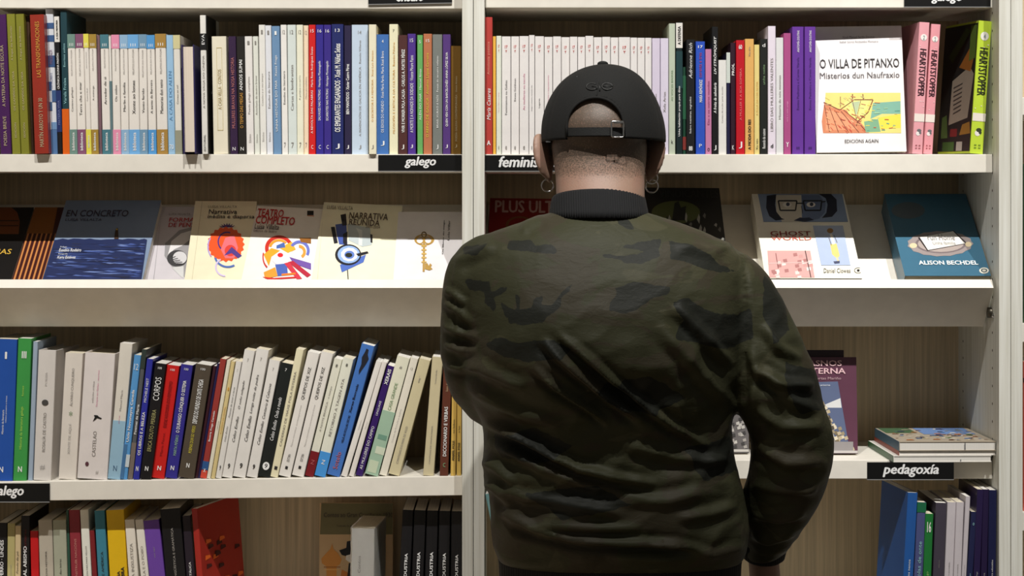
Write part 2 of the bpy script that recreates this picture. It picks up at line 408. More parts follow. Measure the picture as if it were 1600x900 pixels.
b(270.3, 281, 55, 274.5, 284.5, (222, 218, 208), 'cream capped grey-footed', [('Contos ao sol', .38, .62, .25, 'k')], [(0, .20, (150, 150, 130)), (.885, 1, (205, 198, 150))])
root, w_, h = b(282.5, 304, 70, 287, 306, (44, 36, 84), 'violet hardback', rec=-.020, d=.15, hard=True, fore=True, label='violet hardback with its fore-edge out, jutting over the upper left shelf', pages=mat((226, 212, 196), .8, 1.05, 'pages'))
root, w_, h = b(312, 321.5, 24, 316, 325, (228, 225, 218), 'thin black-and-white', [('EVA', .78, .87, .5, 'w'), ('A NOVA VAGA DO CINEMA', .30, .74, .35, 'g'), ('EDITORIAL', .02, .14, .35, 'k')], [(.75, .868, (20, 20, 20))], rec=-.008, yaw=-1, label='thin white and black book with photo cover beside the wide cream book')
pm = prints('cover_photo', [(mat((16, 16, 16), .4), [(-.1, 0), (0, 0), (0, h), (-.1, h)])]+[(mat((200, 200, 195), .5), [(-.004-random.random()*.06, h*(z_+.0)), (-.004-random.random()*.02, h*(z_+.03)), (-.004, h*(z_+.07)), (-.05, h*(z_+.05))]) for z_ in (.13, .2, .3, .36, .44, .5)], root)
pm.matrix_local = Matrix.Translation((w_/2+.0006, .0, 0)) @ Matrix.Rotation(math.pi/2, 4, 'Z') @ Matrix.Translation((.1, 0, 0))
root, w_, h = b(330.5, 353.5, 57, 333.5, 357, (234, 226, 204), 'wide cream')
for x_ in (-.18, .18): band(root, w_, h, .20, .90, mat((205, 190, 140), .5), .5+x_-.012, .5+x_+.012, 'spine_frame_line')
for z_ in (.20, .90): band(root, w_, h, z_, z_+.006, mat((205, 190, 140), .5), .32, .68, 'spine_frame_line')
lettering('spine_lettering', 'A CASA VELLA · CONTOS', mat((170, 150, 90), .5), root, -w_*.12, h*.38, w_*.12, h*.72, y=-.001, up=True)
b(356.5, 368.5, 57, 360, 372, (52, 32, 64), 'aubergine', [('MULLERES BRAVAS NA NOSA HISTORIA', .22, .82, .42, (180, 110, 110)), ('N', .03, .06, .4, 'w', 'H')])
b(369, 381.5, 57, 372.5, 385, (36, 33, 30), 'charcoal yellow-lettered', [('O TEMPO DAS MEIGAS', .22, .52, .4, 'o'), ('ANXOS SUMAI', .54, .80, .4, 'w', 'B'), ('N', .03, .06, .4, 'w', 'H')])
whites = [(382, 394, 57, 385.5, 397, (230, 226, 222), 'plain white'), (395, 403, 57, 398, 406.3, (222, 224, 214), 'narrow greenish white'), (404, 414, 39, 407, 416.5, (228, 226, 220), 'tall narrow white'),
  (414.3, 423.5, 40, 417, 427, (222, 224, 230), 'tall cool white')]
wt = ['Poesía galega completa', 'Antoloxía de teatro breve', 'Castelao e o seu tempo', 'Estudos de literatura', 'Cartas e lembranzas', 'A palabra no exilio', 'Obra xornalística']
for i, (x0, x1, yt, c0, c1, col, sh) in enumerate(whites):
    b(x0, x1, yt, c0, c1, col, sh, [(wt[i], .2, .8, .35, 'g'), ('Edicións', .10, .17, .3, 'g'), ('1', .93, .96, .3, 'g', 'H')])
b(424, 437, 41, 427.5, 440, (108, 142, 178), 'steel blue', [('UNHA HISTORIA DO MAR · Xesús Fraga', .10, .85, .35, 'w'), ('1', .93, .96, .25, 'w', 'H')])
for i, (x0, x1, yt, c0, c1, col, sh) in enumerate([(438, 448, 39, 441, 450, (232, 229, 224), 'tall bright white'), (448.5, 462.5, 39, 451, 464, (212, 220, 216), 'tall pale grey'),
        (463, 473.5, 39, 464.5, 474.5, (232, 230, 208), 'tall ivory'), (474, 482, 40, 475, 482.3, (234, 214, 186), 'narrow peach')]):
    b(x0, x1, yt, c0, c1, col, sh, [(wt[3+i], .25, .78, .32, 'g' if i else 'k'), ('7', .05, .09, .3, 'g', 'H'), ('12', .93, .96, .4, 'g', 'H')])
b(482.5, 493, 39, 482.7, 493.3, (205, 32, 32), 'bright red', [('A REVOLTA DAS PALABRAS · María Rosa Rodríguez Souto', .16, .83, .4, 'w'), ('C', .04, .07, .3, 'w', 'H'), ('15', .94, .965, .5, 'w', 'H')])
b(493.6, 505.2, 39, 493.8, 505.8, (52, 42, 138), 'first indigo', [('SALVAXES NAS PATRIAS · Henrique Monteagudo', .26, .72, .42, 'w'), ('C', .04, .07, .3, 'w', 'H'), ('16', .94, .965, .5, 'w', 'H')])
b(505.7, 517.3, 39, 506, 518, (56, 42, 130), 'second indigo', [('ISCARIOTES NAS PATRIAS · Henrique Monteagudo', .26, .72, .42, 'w'), ('C', .04, .07, .3, 'w', 'H'), ('16', .94, .965, .5, 'w', 'H')])
b(518, 536.5, 38, 518.3, 537, (34, 42, 100), 'navy white-lettered', [('OS EMIGRANTES ENGANADOS · Xosé M. Núñez Seixas', .17, .85, .5, 'w', 'B'), ('J', .04, .08, .35, 'w', 'H'), ('13', .94, .965, .4, 'w', 'H')])
b(537.5, 548.5, 40, 538, 549, (42, 36, 66), 'blackish purple', [('BEN MANTIDOS · Xavier Castro Pérez', .31, .70, .45, 'w', 'B'), ('J', .04, .07, .35, 'w', 'H')])
b(549.3, 575, 39, 549.5, 575.5, (192, 208, 226), 'wide pale blue', [('A INVENCIÓN DE GALICIA EN AMÉRICA · Ramón Villares', .14, .88, .16, 'g'), ('J', .04, .07, .16, 'g', 'H'), ('14', .93, .955, .2, 'g', 'H')])
b(576, 588, 38.5, 576.5, 588, (232, 226, 200), 'buff jutting', [('O ESCRITOR E A MEMORIA · Xosé Luís Axeitos', .25, .80, .25, 'o'), ('J', .04, .07, .3, 'g', 'H')], rec=-.006)
b(588.3, 607.5, 54, 588.5, 607.5, (66, 112, 178), 'mid blue', [('OS EIXOS DO MUNDO · Xosé María Pardo, María Xosé Bravo', .18, .86, .26, 'w'), ('J', .07, .11, .3, 'w', 'H'), ('4', .93, .955, .15, 'w', 'H')])
b(608, 622, 38, 608.3, 622, (234, 229, 196), 'tall lemon white', [('FILOSOFÍA E CRÍTICA DA CULTURA · Ramón Piñeiro', .16, .86, .3, 'o'), ('7', .94, .96, .2, 'k', 'H')])
b(622.5, 636.5, 55, 622.5, 636.5, (80, 46, 44), 'maroon brown', [('VIVIR E MORRER POLA CAUSA · CARLOS A. FORTES PÉREZ', .18, .88, .45, 'w', 'B'), ('J', .04, .08, .3, 'w', 'H')])
b(636.8, 649.5, 53, 637, 649.7, (78, 50, 138), 'violet', [('A MORTE E A NOIVADE DA SOIDADE · Vicente Moure Pazos', .18, .82, .4, 'w'), ('15', .93, .96, .4, 'w', 'H'), ('J', .05, .08, .3, 'w', 'H')])
b(651.8, 660.5, 55, 652, 660.8, (105, 172, 98), 'grass green', [('ALÉN DO MAR · Manuel Rivas', .25, .75, .45, 'w'), ('5', .93, .955, .3, 'w', 'H')])
b(661.5, 675, 53, 661.5, 675.2, (188, 116, 80), 'terracotta', [('O REINO DE GALICIA · Anselmo López Carreira', .14, .84, .36, 'y'), ('15', .93, .955, .4, 'w', 'H')])
b(675.6, 691, 54, 675.8, 691.2, (122, 126, 122), 'mid grey', [('BRAIS, XURXO E NÓS · Poesía do terceiro milenio', .22, .82, .25, 'w'), ('J', .04, .08, .2, 'w', 'H')])
b(691.6, 704, 54, 691.8, 704, (86, 56, 124), 'dusty purple', [('QUEN VEN CON UN BARCELONÉS? ANNA LÓPEZ SILVA', .23, .85, .42, 'w', 'B'), ('J', .05, .08, .3, 'w', 'H')])
b(704.4, 720.5, 72, 704.5, 720.5, (112, 80, 22), 'olive brown', [('POESÍA GALEGA CONTEMPORÁNEA · Xesús Alonso', .12, .72, .22, 't'), ('J', .06, .09, .2, 't', 'H')])

# ---- upper shelf, right bookcase
R1R = Row(lambda x: Z(241), 'upper right shelf', 'books on the upper right shelf', SF)
b = lambda *a, **k: sbook(R1R, *a, **k)
root, w_, h = b(757.8, 769.5, 27, 757.8, 769.5, (182, 62, 56), 'tall tomato red', [('Antoloxía poética', .58, .82, .4, (220, 150, 130)), ('María Casares', .25, .48, .5, 'w', 'I'), ('A', .065, .10, .5, 'w', 'HB')], label='tall tomato red book against the central divider, upper right shelf')
b(770, 774.8, 57, 770.2, 775, (236, 182, 75), 'thin amber')
edges = [775.2, 783.6, 798.2, 811.3, 826.3, 835.6, 850.2, 863.6, 877, 890, 902.5, 914.3, 927.4, 940.5, 953.9, 966.3, 985, 995.9, 1007.7, 1018.3]
tt = ['Memoria dunha nena labrega', 'Feminismos na Galiza', 'Emma Goldman', 'As mulleres na escola', 'Amigas e amantes, nomeadas elas', 'Lugares', 'Contra o esquecemento', 'Outras voces', 'Corpo e palabra', 'Nós', 'Cartografía', 'A boa filla', 'Pensar en feminino', 'Berta', 'Nacer muller en China', 'Relatos', 'A ollada', 'Paxaros', 'Unha idea']
ords = ['first', 'second', 'third', 'fourth', 'fifth', 'sixth', 'seventh', 'eighth', 'ninth', 'tenth', 'eleventh', 'twelfth', 'thirteenth', 'fourteenth', 'fifteenth', 'sixteenth', 'seventeenth', 'eighteenth', 'nineteenth']
for i in range(19):
    e0, e1 = edges[i], edges[i+1]; j = random.random()*2.5
    yt = 56+j*.5+i*.15-(2 if i in (4, 11) else 0)
    s = random.uniform(0, .2)
    b(e0+.3, e1-.2, yt, e0+.3, e1-.2, (233, 229, 227) if i else (226, 230, 216), 'x', [(tt[i], .2+s*.5, .62+s, .22, 'k' if i % 3 else 'p'), ('17', .90, .925, .3, 'r', 'HB'), ('Y', .865, .885, .22, 'r', 'HB'), ('e', .04, .07, .2, 'g', 'H')],
      full='%s white paperback to the right of the thin amber one, upper right shelf' % ords[i])
R1R.prev = 'last plain white'
b(1018.8, 1031.5, 60, 1018.8, 1031.5, (218, 208, 228), 'first lavender', [('Olga Novo', .3, .6, .3, 'g')])
b(1032, 1044.6, 60, 1032, 1044.6, (220, 212, 230), 'second lavender', [('Xela Arias', .3, .6, .3, 'g'), ('m', .04, .06, .3, 'k', 'H')])
b(1045.2, 1055, 37, 1045.4, 1055.2, (192, 202, 182), 'tall sage', [('AS VOCES BAIXAS', .35, .7, .3, 'G'), ('k', .08, .11, .3, 'k', 'H')])
b(1056.5, 1066.2, 35, 1056.8, 1066.5, (24, 40, 42), 'tall black white-labelled', [('A DEFENSA', .83, .97, .5, 'k', 'B'), ('Unha habitación propia para dúas', .10, .55, .4, 'w', 'B')], [(.805, .995, (232, 228, 222)), (.5, .78, (30, 62, 66))])
b(1066.8, 1071.5, 105, 1067, 1071.7, (30, 70, 52), 'short thin green', bands=[(.05, .2, (130, 50, 45)), (.4, .9, (40, 95, 66))], rec=.012)
b(1072.3, 1085.5, 62, 1072.5, 1085.7, (26, 26, 28), 'black script-lettered', [('Adrienne Rich', .66, .97, .4, 'w', 'I'), ('Sobre mentiras, segredos', .18, .5, .3, 'w'), ('88', .03, .07, .45, 'w', 'HB')])
b(1087, 1101.5, 65, 1087.2, 1101.8, (46, 84, 192), 'royal blue', [('MARÍA REIMÓNDEZ', .46, .66, .42, 'w', 'B'), ('corenta e tres', .68, .9, .3, (170, 60, 80)), ('17', .94, .965, .5, 'w', 'HB'), ('P', .06, .09, .3, 'w', 'H')])
b(1102, 1111.7, 77, 1102.3, 1111.9, (198, 128, 168), 'rose pink', [('Elas e os outros mundos', .13, .85, .35, (150, 60, 110)), ('o', .03, .06, .4, 'k', 'H')])
b(1112.2, 1122, 42, 1112.4, 1122.3, (20, 20, 22), 'tall black hand-lettered', [('LIV STRÖMQUIST', .62, .93, .55, 'w', 'BI'), ('A froita da sabedoría', .32, .56, .45, 'w', 'BI'), ('J', .03, .07, .4, 'w', 'H')])
b(1122.6, 1135, 94, 1122.8, 1135.2, (228, 226, 222), 'short white', [('Contos de andar polo mundo', .2, .85, .25, 'g')])
b(1135.3, 1140.5, 82, 1135.6, 1140.8, (28, 28, 62), 'thin navy white-topped', bands=[(.70, .998, (205, 212, 205))])
b(1141.2, 1149.3, 67, 1141.4, 1149.5, (48, 22, 38), 'dark wine', [('PROL', .7, .82, .5, 'w', 'B'), ('K', .04, .08, .4, 'w', 'H')], rec=.014)
b(1150, 1163.5, 63, 1150.2, 1163.7, (188, 20, 36), 'crimson', [('A MULLER E A SÚA SOMBRA', .25, .80, .3, (230, 120, 120)), ('60', .92, .96, .4, 'w', 'HB'), ('J', .05, .11, .4, 'w', 'H')])
b(1164, 1178, 61, 1164.2, 1178.2, (222, 172, 98), 'apricot', [('A MODA DO REI', .04, .30, .34, 'k', 'B'), ('Xardín', .83, .95, .2, 'g')])
b(1178.6, 1186.6, 70, 1178.8, 1186.8, (226, 206, 132), 'pale yellow', [('A FILLA DA LÚA NOVA', .2, .82, .4, 'o'), ('Xa vén', .04, .14, .4, 'k')])
b(1187.3, 1199.3, 61, 1187.5, 1199.5, (28, 30, 28), 'black white-footed', [('Recendo de outono', .05, .22, .4, 'w'), ('unha noite', .56, .82, .3, 'G'), ('d', .93, .96, .4, 'w', 'H')])
b(1199.8, 1212, 41, 1200, 1212.2, (224, 214, 226), 'tall lilac white', [('LIBRO DAS MULLERES VALENTES', .18, .75, .35, 'g'), ('d', .05, .08, .35, 'k', 'HB')])
b(1212.4, 1224, 59, 1212.6, 1224.2, (216, 216, 216), 'pale grey', [('Historia de nós mesmas', .18, .80, .3, 'g')])
b(1224.4, 1235.8, 52, 1224.6, 1236, (166, 76, 128), 'magenta', [('carta a unha amiga', .2, .5, .25, (220, 150, 190)), ('Y', .06, .10, .4, 'w', 'HB')])
for i, (x0, x1) in enumerate(((1237.5, 1256), (1257, 1274.5))):
    b(x0, x1, 42, x0, x1, (98, 52, 146), ['first', 'second'][i]+' wide purple', [('ANATOMÍA DOUTRAS', .80, .97, .25, 'w'), ('Emma Pedreira e Carme Varela', .35, .76, .2, (60, 30, 100)), ('88', .04, .06, .3, (60, 30, 100), 'H')])

# series books leaning at the right end
def series(x, root, w_, h, c2):
    lettering('spine_title', 'HEARTSTOPPER', mat((60, 28, 40) if c2 else (35, 40, 30), .5), root, -w_*.30, h*.44, w_*.34, h*.80, y=-.001, down=True, bold=.015, shear=.12)
    n = 16; cc = [(w_*.32*math.cos(2*math.pi*k/n), h*.885+w_*.32*math.sin(2*math.pi*k/n)) for k in range(n)]
    cr = lambda r, x0, z0, a=1.0: [(x0+r*math.cos(2*math.pi*k/12), z0+a*r*math.sin(2*math.pi*k/12)) for k in range(12)]
    hair = mat((110, 108, 112) if c2 else (50, 60, 35), .5); face = mat((238, 230, 226), .5)
    it = [(mat((238, 234, 228), .5), cc), (mat((236, 226, 216), .5), [(-w_*.5, h*.245), (w_*.5, h*.245), (w_*.5, h*.305), (-w_*.5, h*.305)]),
          (face, cr(w_*.22, -w_*.04, h*.155)), (hair, cr(w_*.22, w_*.05, h*.178, .7)), (hair, cr(w_*.12, w_*.16, h*.16)), (face, cr(w_*.05, w_*.1, h*.9))]
    for k in range(6): it.append((mat((246, 224, 220), .5), cr(w_*.04, w_*random.uniform(-.35, .35), h*random.choice((.82, .80, .40, .36, .34)))))
    prints('spine_print', it, root, y=-.0006)['kind'] = 'stuff'
    lettering('spine_number', '2' if c2 else '4', mat((120, 140, 150), .5), root, -w_*.08, h*.87, w_*.08, h*.90, y=-.0016)
    lettering('spine_mark', ':: ::', mat((150, 60, 70) if c2 else (70, 110, 40), .5), root, -w_*.25, h*.04, w_*.25, h*.07, y=-.0012, bold=.03)
r_ = b(1436, 1453.5, 35, 1425.5, 1441, (226, 160, 168), 'left pink series', yaw=4, label='left one of two pink illustrated-series books leaning right, upper right shelf'); series(0, *r_, 1)
r_ = b(1454.5, 1470.5, 38, 1442.5, 1456.5, (224, 152, 160), 'right pink series', yaw=1, rec=.018, label='right one of two pink illustrated-series books, slightly behind its twin'); series(0, *r_, 1)
root, w_, h = b(1529, 1551, 33, 1514.5, 1537, (188, 212, 62), 'lime series', yaw=11, label='lime green illustrated-series book leaning on the right side panel'); series(0, root, w_, h, 0)
# printed back cover of the lime book (looks left)
q = lambda y_, z_: (y_, z_)
it = [(mat((30, 32, 30), .4), [(-.142, .004), (-.002, .004), (-.002, h-.004), (-.142, h-.004)]),
      (mat((150, 142, 125), .5), [(-.10, h*.22), (-.02, h*.27), (-.006, h*.60), (-.025, h*.66), (-.095, h*.56)]),
      (mat((150, 95, 35), .5), [(-.07, h*.66), (-.02, h*.62), (-.005, h*.78), (-.03, h*.80)]), (mat((150, 110, 40), .5), [(-.05, h*.14), (-.004, h*.15), (-.01, h*.24), (-.04, h*.22)]),
      (mat((60, 95, 40), .5), [(-.12, h*.02), (-.07, h*.02), (-.07, h*.09), (-.12, h*.09)]), (mat((170, 165, 155), .5), [(-.06, h*.02), (-.035, h*.02), (-.035, h*.09), (-.06, h*.09)]),
      (mat((120, 35, 35), .5), [(-.09, h*.13), (-.06, h*.13), (-.06, h*.19), (-.09, h*.19)]), (mat((80, 110, 55), .5), [(-.13, h*.12), (-.10, h*.12), (-.11, h*.30), (-.13, h*.28)]),
      (mat((60, 80, 40), .5), [(-.12, h*.75), (-.10, h*.70), (-.03, h*.93), (-.05, h*.96)]), (mat((90, 115, 45), .5), [(-.03, h*.70), (-.005, h*.72), (-.005, h*.97), (-.03, h*.97)])]
for k in range(7): it.append((mat((70, 66, 60), .5), [(-.088+.001*k, h*(.50-.033*k)), (-.05, h*(.53-.033*k)), (-.05, h*(.54-.033*k)), (-.088+.001*k, h*(.51-.033*k))]))
pc = prints('back_cover_print', it, root)
pc.matrix_local = Matrix.Translation((-w_/2-.0002, 0, 0)) @ Matrix.Rotation(-math.pi/2, 4, 'Z')
# ---- third row, left bookcase
def z3(x): return Z(752)+(x-W(80, 0, SF).x)*math.tan(TILT)
R3 = Row(z3, 'third shelf down', 'books on the third shelf down, left bookcase', SF)
b = lambda *a, **k: sbook(R3, *a, **k)
b(-6, 27, 530, -14, 20, (34, 80, 164), 'thick blue numbered', [('I', .86, .91, .1, 'w', 'HB'), ('Historia da literatura', .33, .50, .1, 'w', '', .45), ('volume primeiro e fontes', .33, .68, .08, 'w', '', .6), ('N', .06, .10, .2, 'w', 'HB', .45)], label='thick blue book with white numeral at the left edge, third shelf down')
b(27.8, 50, 529, 20.5, 41, (62, 150, 72), 'green numbered', [('III', .86, .91, .35, 'w', 'HB'), ('Historia da literatura galega', .22, .52, .25, (170, 215, 90)), ('fontes', .58, .68, .15, (170, 215, 90)), ('N', .06, .10, .3, 'w', 'HB')])
b(52, 59, 534, 43.5, 51, (156, 172, 190), 'thin grey-blue', rec=.012)
WH = (214, 208, 202)
b(60, 88, 547.5, 51.5, 80, WH, 'thick white rosette', [('ROSALÍA DE CASTRO', .22, .52, .22, 'g'), ('POESÍA', .70, .86, .15, 'l'), ('●', .575, .62, .38, (70, 68, 66), 'H'), ('#', .08, .12, .3, 'l', 'H')], hard=True, yaw=-3)
b(101, 131, 552, 92, 118, (222, 214, 204), 'white leaf-marked', [('ÁLVARO CUNQUEIRO', .58, .88, .2, 'g'), ('XENTE DE AQUÍ', .2, .44, .2, 'l'), ('*', .50, .54, .2, 'G', 'H')], rec=.016)
root, w_, h = b(132.5, 181, 552, 120, 168, (224, 216, 212), 'thickest white bird-marked', [('CASTELAO', .18, .38, .12, 'g'), ('Sempre en Galiza · escritos', .56, .88, .07, 'p'), ('edición crítica', .58, .80, .06, 'g', '', .35), ('●', .10, .135, .12, (90, 50, 60), 'H', .3), ('#', .04, .07, .1, 'l', 'H', .65)], hard=True)
prints('bird_mark', [(mat((20, 20, 20), .5), [(-w_*.10, h*.455), (-w_*.02, h*.47), (w_*.04, h*.485), (w_*.16, h*.478), (w_*.20, h*.486), (w_*.10, h*.495), (w_*.05, h*.506), (-w_*.02, h*.508), (-w_*.08, h*.505), (-w_*.04, h*.492)])], root, y=-.001)
b(186, 209, 537, 170, 187, (222, 216, 204), 'tall white blue-footed', [('Manuel María', .50, .66, .15, 'g'), ('poemas', .40, .48, .1, 'p'), ('N', .06, .10, .3, (60, 90, 120), 'H')], [(0, .43, (150, 186, 208))])
b(210, 220.5, 555, 187.5, 199, (88, 152, 208), 'light blue photo-footed', [('Uxío Novoneyra Caneda', .30, .72, .5, 'w', 'B'), ('12', .88, .93, .6, 'w', 'H')], [(.0, .28, (70, 115, 160), (0, .5)), (.1, .2, (200, 210, 215), (.5, 1))])
b(222.5, 229, 546, 199.7, 207, (88, 90, 92), 'thin grey photo', [('Poemas de Marta', .3, .62, .5, 'w', 'B')], [(0, .28, (120, 108, 100)), (.85, .998, (50, 60, 55))])
b(229.7, 239.5, 561, 207.6, 217.5, (46, 50, 156), 'third-row cobalt', [('OS LIBROS E A BELEZA', .2, .56, .45, 'w', 'B'), ('MICHELE NEST', .64, .84, .4, 'w'), ('N', .07, .11, .4, 'w', 'HB')])
b(242, 260.3, 568, 218.3, 236, (24, 22, 24), 'black block-lettered', [('CORPOS', .68, .88, .55, 'w'), ('ERICA SOUTO PEREIRA', .24, .60, .35, (170, 165, 110)), ('N', .07, .11, .3, 'w', 'HB'), ('100', .95, .97, .35, 'w', 'H')])
b(261, 281, 571, 236.6, 257, (202, 32, 28), 'scarlet', [('BREVE HISTORIA DO FEMINISMO', .45, .86, .28, (150, 10, 15), 'B'), ('María Pérez', .2, .4, .2, (150, 10, 15)), ('N', .07, .11, .3, 'w', 'HB'), ('100', .95, .97, .35, 'w', 'H')])
b(283, 302, 570, 257.5, 277, (52, 46, 138), 'blue-violet', [('O DURANGO CÓNQUER O SISTEMA', .40, .86, .42, 'w', 'B'), ('MARTA PIÑEIRO', .2, .38, .3, (150, 190, 150)), ('N', .07, .11, .3, 'w', 'HB'), ('100', .95, .97, .35, 'w', 'H')])
b(306, 331.5, 570, 278, 303.5, (82, 72, 60), 'thick grey-brown', [('DEPOIS DO MUNDO DE ONTE CHEGA', .48, .87, .3, 'w', 'B'), ('POEMAS DUN SO VERSO', .22, .46, .2, 'y'), ('N', .09, .13, .2, 'w', 'HB'), ('100', .95, .97, .3, 'w', 'H')])
b(333, 338.5, 572, 304.3, 309, (58, 24, 34), 'thin wine', rec=.012)
b(339, 343.5, 568, 309.4, 312.5, (34, 30, 72), 'thin midnight blue', rec=.012)
b(344.3, 353.8, 561, 313, 322.3, (152, 56, 50), 'rust red blue-footed', [('Beatriz Fraga Cameán', .25, .62, .4, 'w', 'B'), ('X', .05, .08, .4, 'w', 'HB')], [(.07, .14, (45, 85, 140)), (0, .065, (205, 75, 55))])
b(355, 361, 563, 322.8, 329, (226, 220, 202), 'thin ivory', [('memoria', .3, .6, .3, 'g')])
b(361.5, 367.3, 565, 329.4, 336, (216, 196, 140), 'thin tan', [('A CIDADE DE CRISTAL', .2, .8, .35, 'o'), ('●', .75, .78, .4, 'o', 'H')])
cw = [(369, 378, 565, 336.4, 346, 'Poemas de amor e terra', 'slim white'), (381.5, 399.5, 547.5, 346.6, 362.5, 'O soño sulagado', 'tall white script-lettered'), (401.5, 420.8, 546, 363, 384, 'Longa noite de pedra', 'tallest white script-lettered'),
      (421.5, 438.3, 563, 384.5, 402.5, 'Cemiterio & Celanova', 'shorter white script-lettered')]
for x0, x1, yt, c0, c1, s, sh in cw:
    b(x0, x1, yt, c0, c1, (226, 222, 216), sh, [('Celso Emilio', .28, .48, .26, 'k', 'I'), (s, .50, .80, .26, 'k', 'I'), ('9', .07, .11, .22, 'k', 'HB'), ('7', .91, .935, .12, 'g', 'H')])
b(439.2, 459.5, 568, 403, 421.5, (28, 32, 30), 'black script-lettered', [('Celso Emilio', .32, .50, .3, 'w', 'I'), ('Onde o mundo', .52, .70, .3, 'w', 'I'), ('●', .06, .13, .58, 'w', 'H'), ('9', .075, .115, .25, 'k', 'HB'), ('7', .93, .955, .15, 'w', 'H')])
b(463, 475.5, 546, 422.3, 434, (226, 218, 184), 'tall cream yellow', [('CADERNO DE VIAXE POLA FISTERRA', .22, .85, .3, 'g'), ('■', .06, .085, .4, 'k', 'H')])
for i, (x0, x1, yt, c0, c1) in enumerate(((481, 500.5, 551, 435, 454), (503, 521.5, 551, 455, 475.5))):
    b(x0, x1, yt, c0, c1, (226, 221, 214), ['left', 'right'][i]+' white serif-lettered', [('QUEIPOS DE XIZ', .62, .88, .3, 'k'), ('Nova narrativa contemporánea', .24, .58, .18, 'l'), ('EDITORA', .12, .18, .22, 'k'), ('■', .06, .082, .22, 'k', 'H')])
b(523, 535.3, 561, 476, 490, (218, 216, 200), 'pale maroon-footed', [('A NOITE BRANCA · o tempo', .32, .83, .3, 'g'), ('N', .1, .14, .4, (180, 90, 90), ''), ('8', .93, .955, .25, 'k', 'H')], [(0, .21, (116, 24, 30))])
b(537, 553, 560, 490.6, 509, (222, 222, 206), 'pale blue-footed', [('RETORNO A TAGEN ATA', .33, .84, .24, 'g'), ('N', .1, .14, .3, 'w', ''), ('8', .93, .955, .2, 'k', 'H')], [(0, .205, (70, 146, 214))])
root, w_, h = b(565, 587, 539, 510, 531, (68, 114, 186), 'tall blue figure-printed', [('VELÁ AS FOLLAS SECAS', .25, .46, .22, (20, 25, 50), 'B'), ('Xurxo Borrazás', .48, .70, .2, (20, 25, 50), 'B'), ('Sotelo', .05, .18, .35, (190, 90, 80), '', .5)])
prints('figure_print', [(mat((26, 28, 40), .5), [(-w_*.1, h*.77), (w_*.0, h*.80), (w_*.22, h*.86), (w_*.32, h*.90), (w_*.16, h*.93), (w_*.14, h*.965), (-w_*.05, h*.97), (-w_*.1, h*.94), (-w_*.22, h*.90), (-w_*.12, h*.85), (-w_*.18, h*.80)])], root, y=-.001)
b(588.5, 597, 565, 532, 543, (228, 223, 216), 'white right-of-figure', [('Cabaleiros', .3, .6, .2, 'l')])
b(597.8, 604.5, 566, 544, 554, (226, 220, 212), 'slender white', [('Ultramar', .3, .6, .2, 'l')])
b(605.5, 617, 572, 555, 566.5, (52, 26, 96), 'deep purple', [('AS MULLERES DO CAMPO', .06, .45, .4, 'w'), ('LINGUAXE', .55, .68, .3, 'w'), ('XERAIS', .83, .97, .5, 'w', 'B')])
b(622, 641, 558, 568.5, 592, (226, 224, 202), 'pale green-pictured', [('CASA GRANDE', .55, .78, .25, 'G'), ('8', .90, .92, .2, 'g', 'H')], [(0, .54, (158, 186, 162)), (.02, .12, (196, 208, 180), (.1, .8)), (.3, .34, (110, 150, 130), (.2, .9)), (.18, .24, (206, 214, 190), (.3, 1))])
b(641.8, 654.5, 560, 592.5, 604.5, (228, 222, 206), 'ivory thinly-lettered', [('Contos da Coruña e outros', .1, .75, .2, 'l'), ('12', .90, .92, .3, 'g', 'H')])
b(656, 673.5, 562, 606, 625, (206, 195, 158), 'leaning beige', [('CANTIGAS DO MAR DE VIGO', .1, .42, .2, 'g'), ('ler', .80, .86, .15, 'g', 'H')])
b(675.5, 692, 558, 660.5, 678, (204, 192, 156), 'upright beige', [('CANTIGAS DE SANTA MARÍA', .1, .42, .18, 'g'), ('Irmandade', .77, .90, .15, 'g')], pages=M_PAGEW)
b(693, 706, 575, 686.5, 700.3, (96, 52, 38), 'chocolate brown', [('Suso de Toro', .78, .93, .25, 't'), ('DICCIONARIO E VERBAS', .18, .64, .42, 'w', 'B'), ('c', .08, .12, .3, 'G', 'H')])
b(706.8, 714, 586, 703.5, 712, (214, 178, 92), 'first yellow', [('ANXEL FOLE', .15, .35, .5, 'k', 'B'), ('os lobos', .38, .6, .4, 'k')])
b(714.6, 721, 596, 712.7, 721, (216, 182, 96), 'second yellow', [('ANXEL FOLE', .15, .35, .5, 'k', 'B'), ('a lus', .38, .6, .4, 'k')])

# ---- bottom row, left bookcase
R4 = Row(lambda x: HZ-.80, 'bottom left shelf', 'books on the bottom left shelf', SF+.035, gain=1.3, ext=900)
b = lambda *a, **k: sbook(R4, *a, rec=random.uniform(0, .006), **k)
b(-4, 11, 817, -5, 10.6, (24, 22, 22), 'black white-lettered', [('MARES DE FERRO · LINDES', .3, .85, .35, 'w', 'B')], label='black white-lettered book at the left edge, bottom left shelf')
b(11.4, 24, 818, 11, 23, (166, 156, 106), 'khaki', [('HISTORIA DO PAÍS', .3, .8, .2, 'g')])
b(24.3, 32, 822, 23.4, 32, (190, 170, 132), 'sandy', [('Fondo de pó', .5, .85, .5, 'k', 'I')])
b(32.5, 47, 806, 32.3, 46, (22, 20, 20), 'tall black', [('NAS AL ABISMO', .4, .75, .4, 'w', 'B'), ('Escritores', .7, .9, .3, (90, 25, 25))])
b(47.5, 59, 830, 48.5, 61, (178, 22, 26), 'short red')
b(59.5, 81.5, 813, 62, 84, (168, 160, 146), 'light grey', [('XOSÉ, NOVA HISTORIA', .3, .85, .18, 'k')])
b(82, 103, 813, 84.5, 105.5, (152, 154, 136), 'greenish grey', [('Dicionario das letras', .2, .85, .15, 'k')])
b(103.3, 107.2, 797, 106, 110, (44, 78, 64), 'very thin dark green')
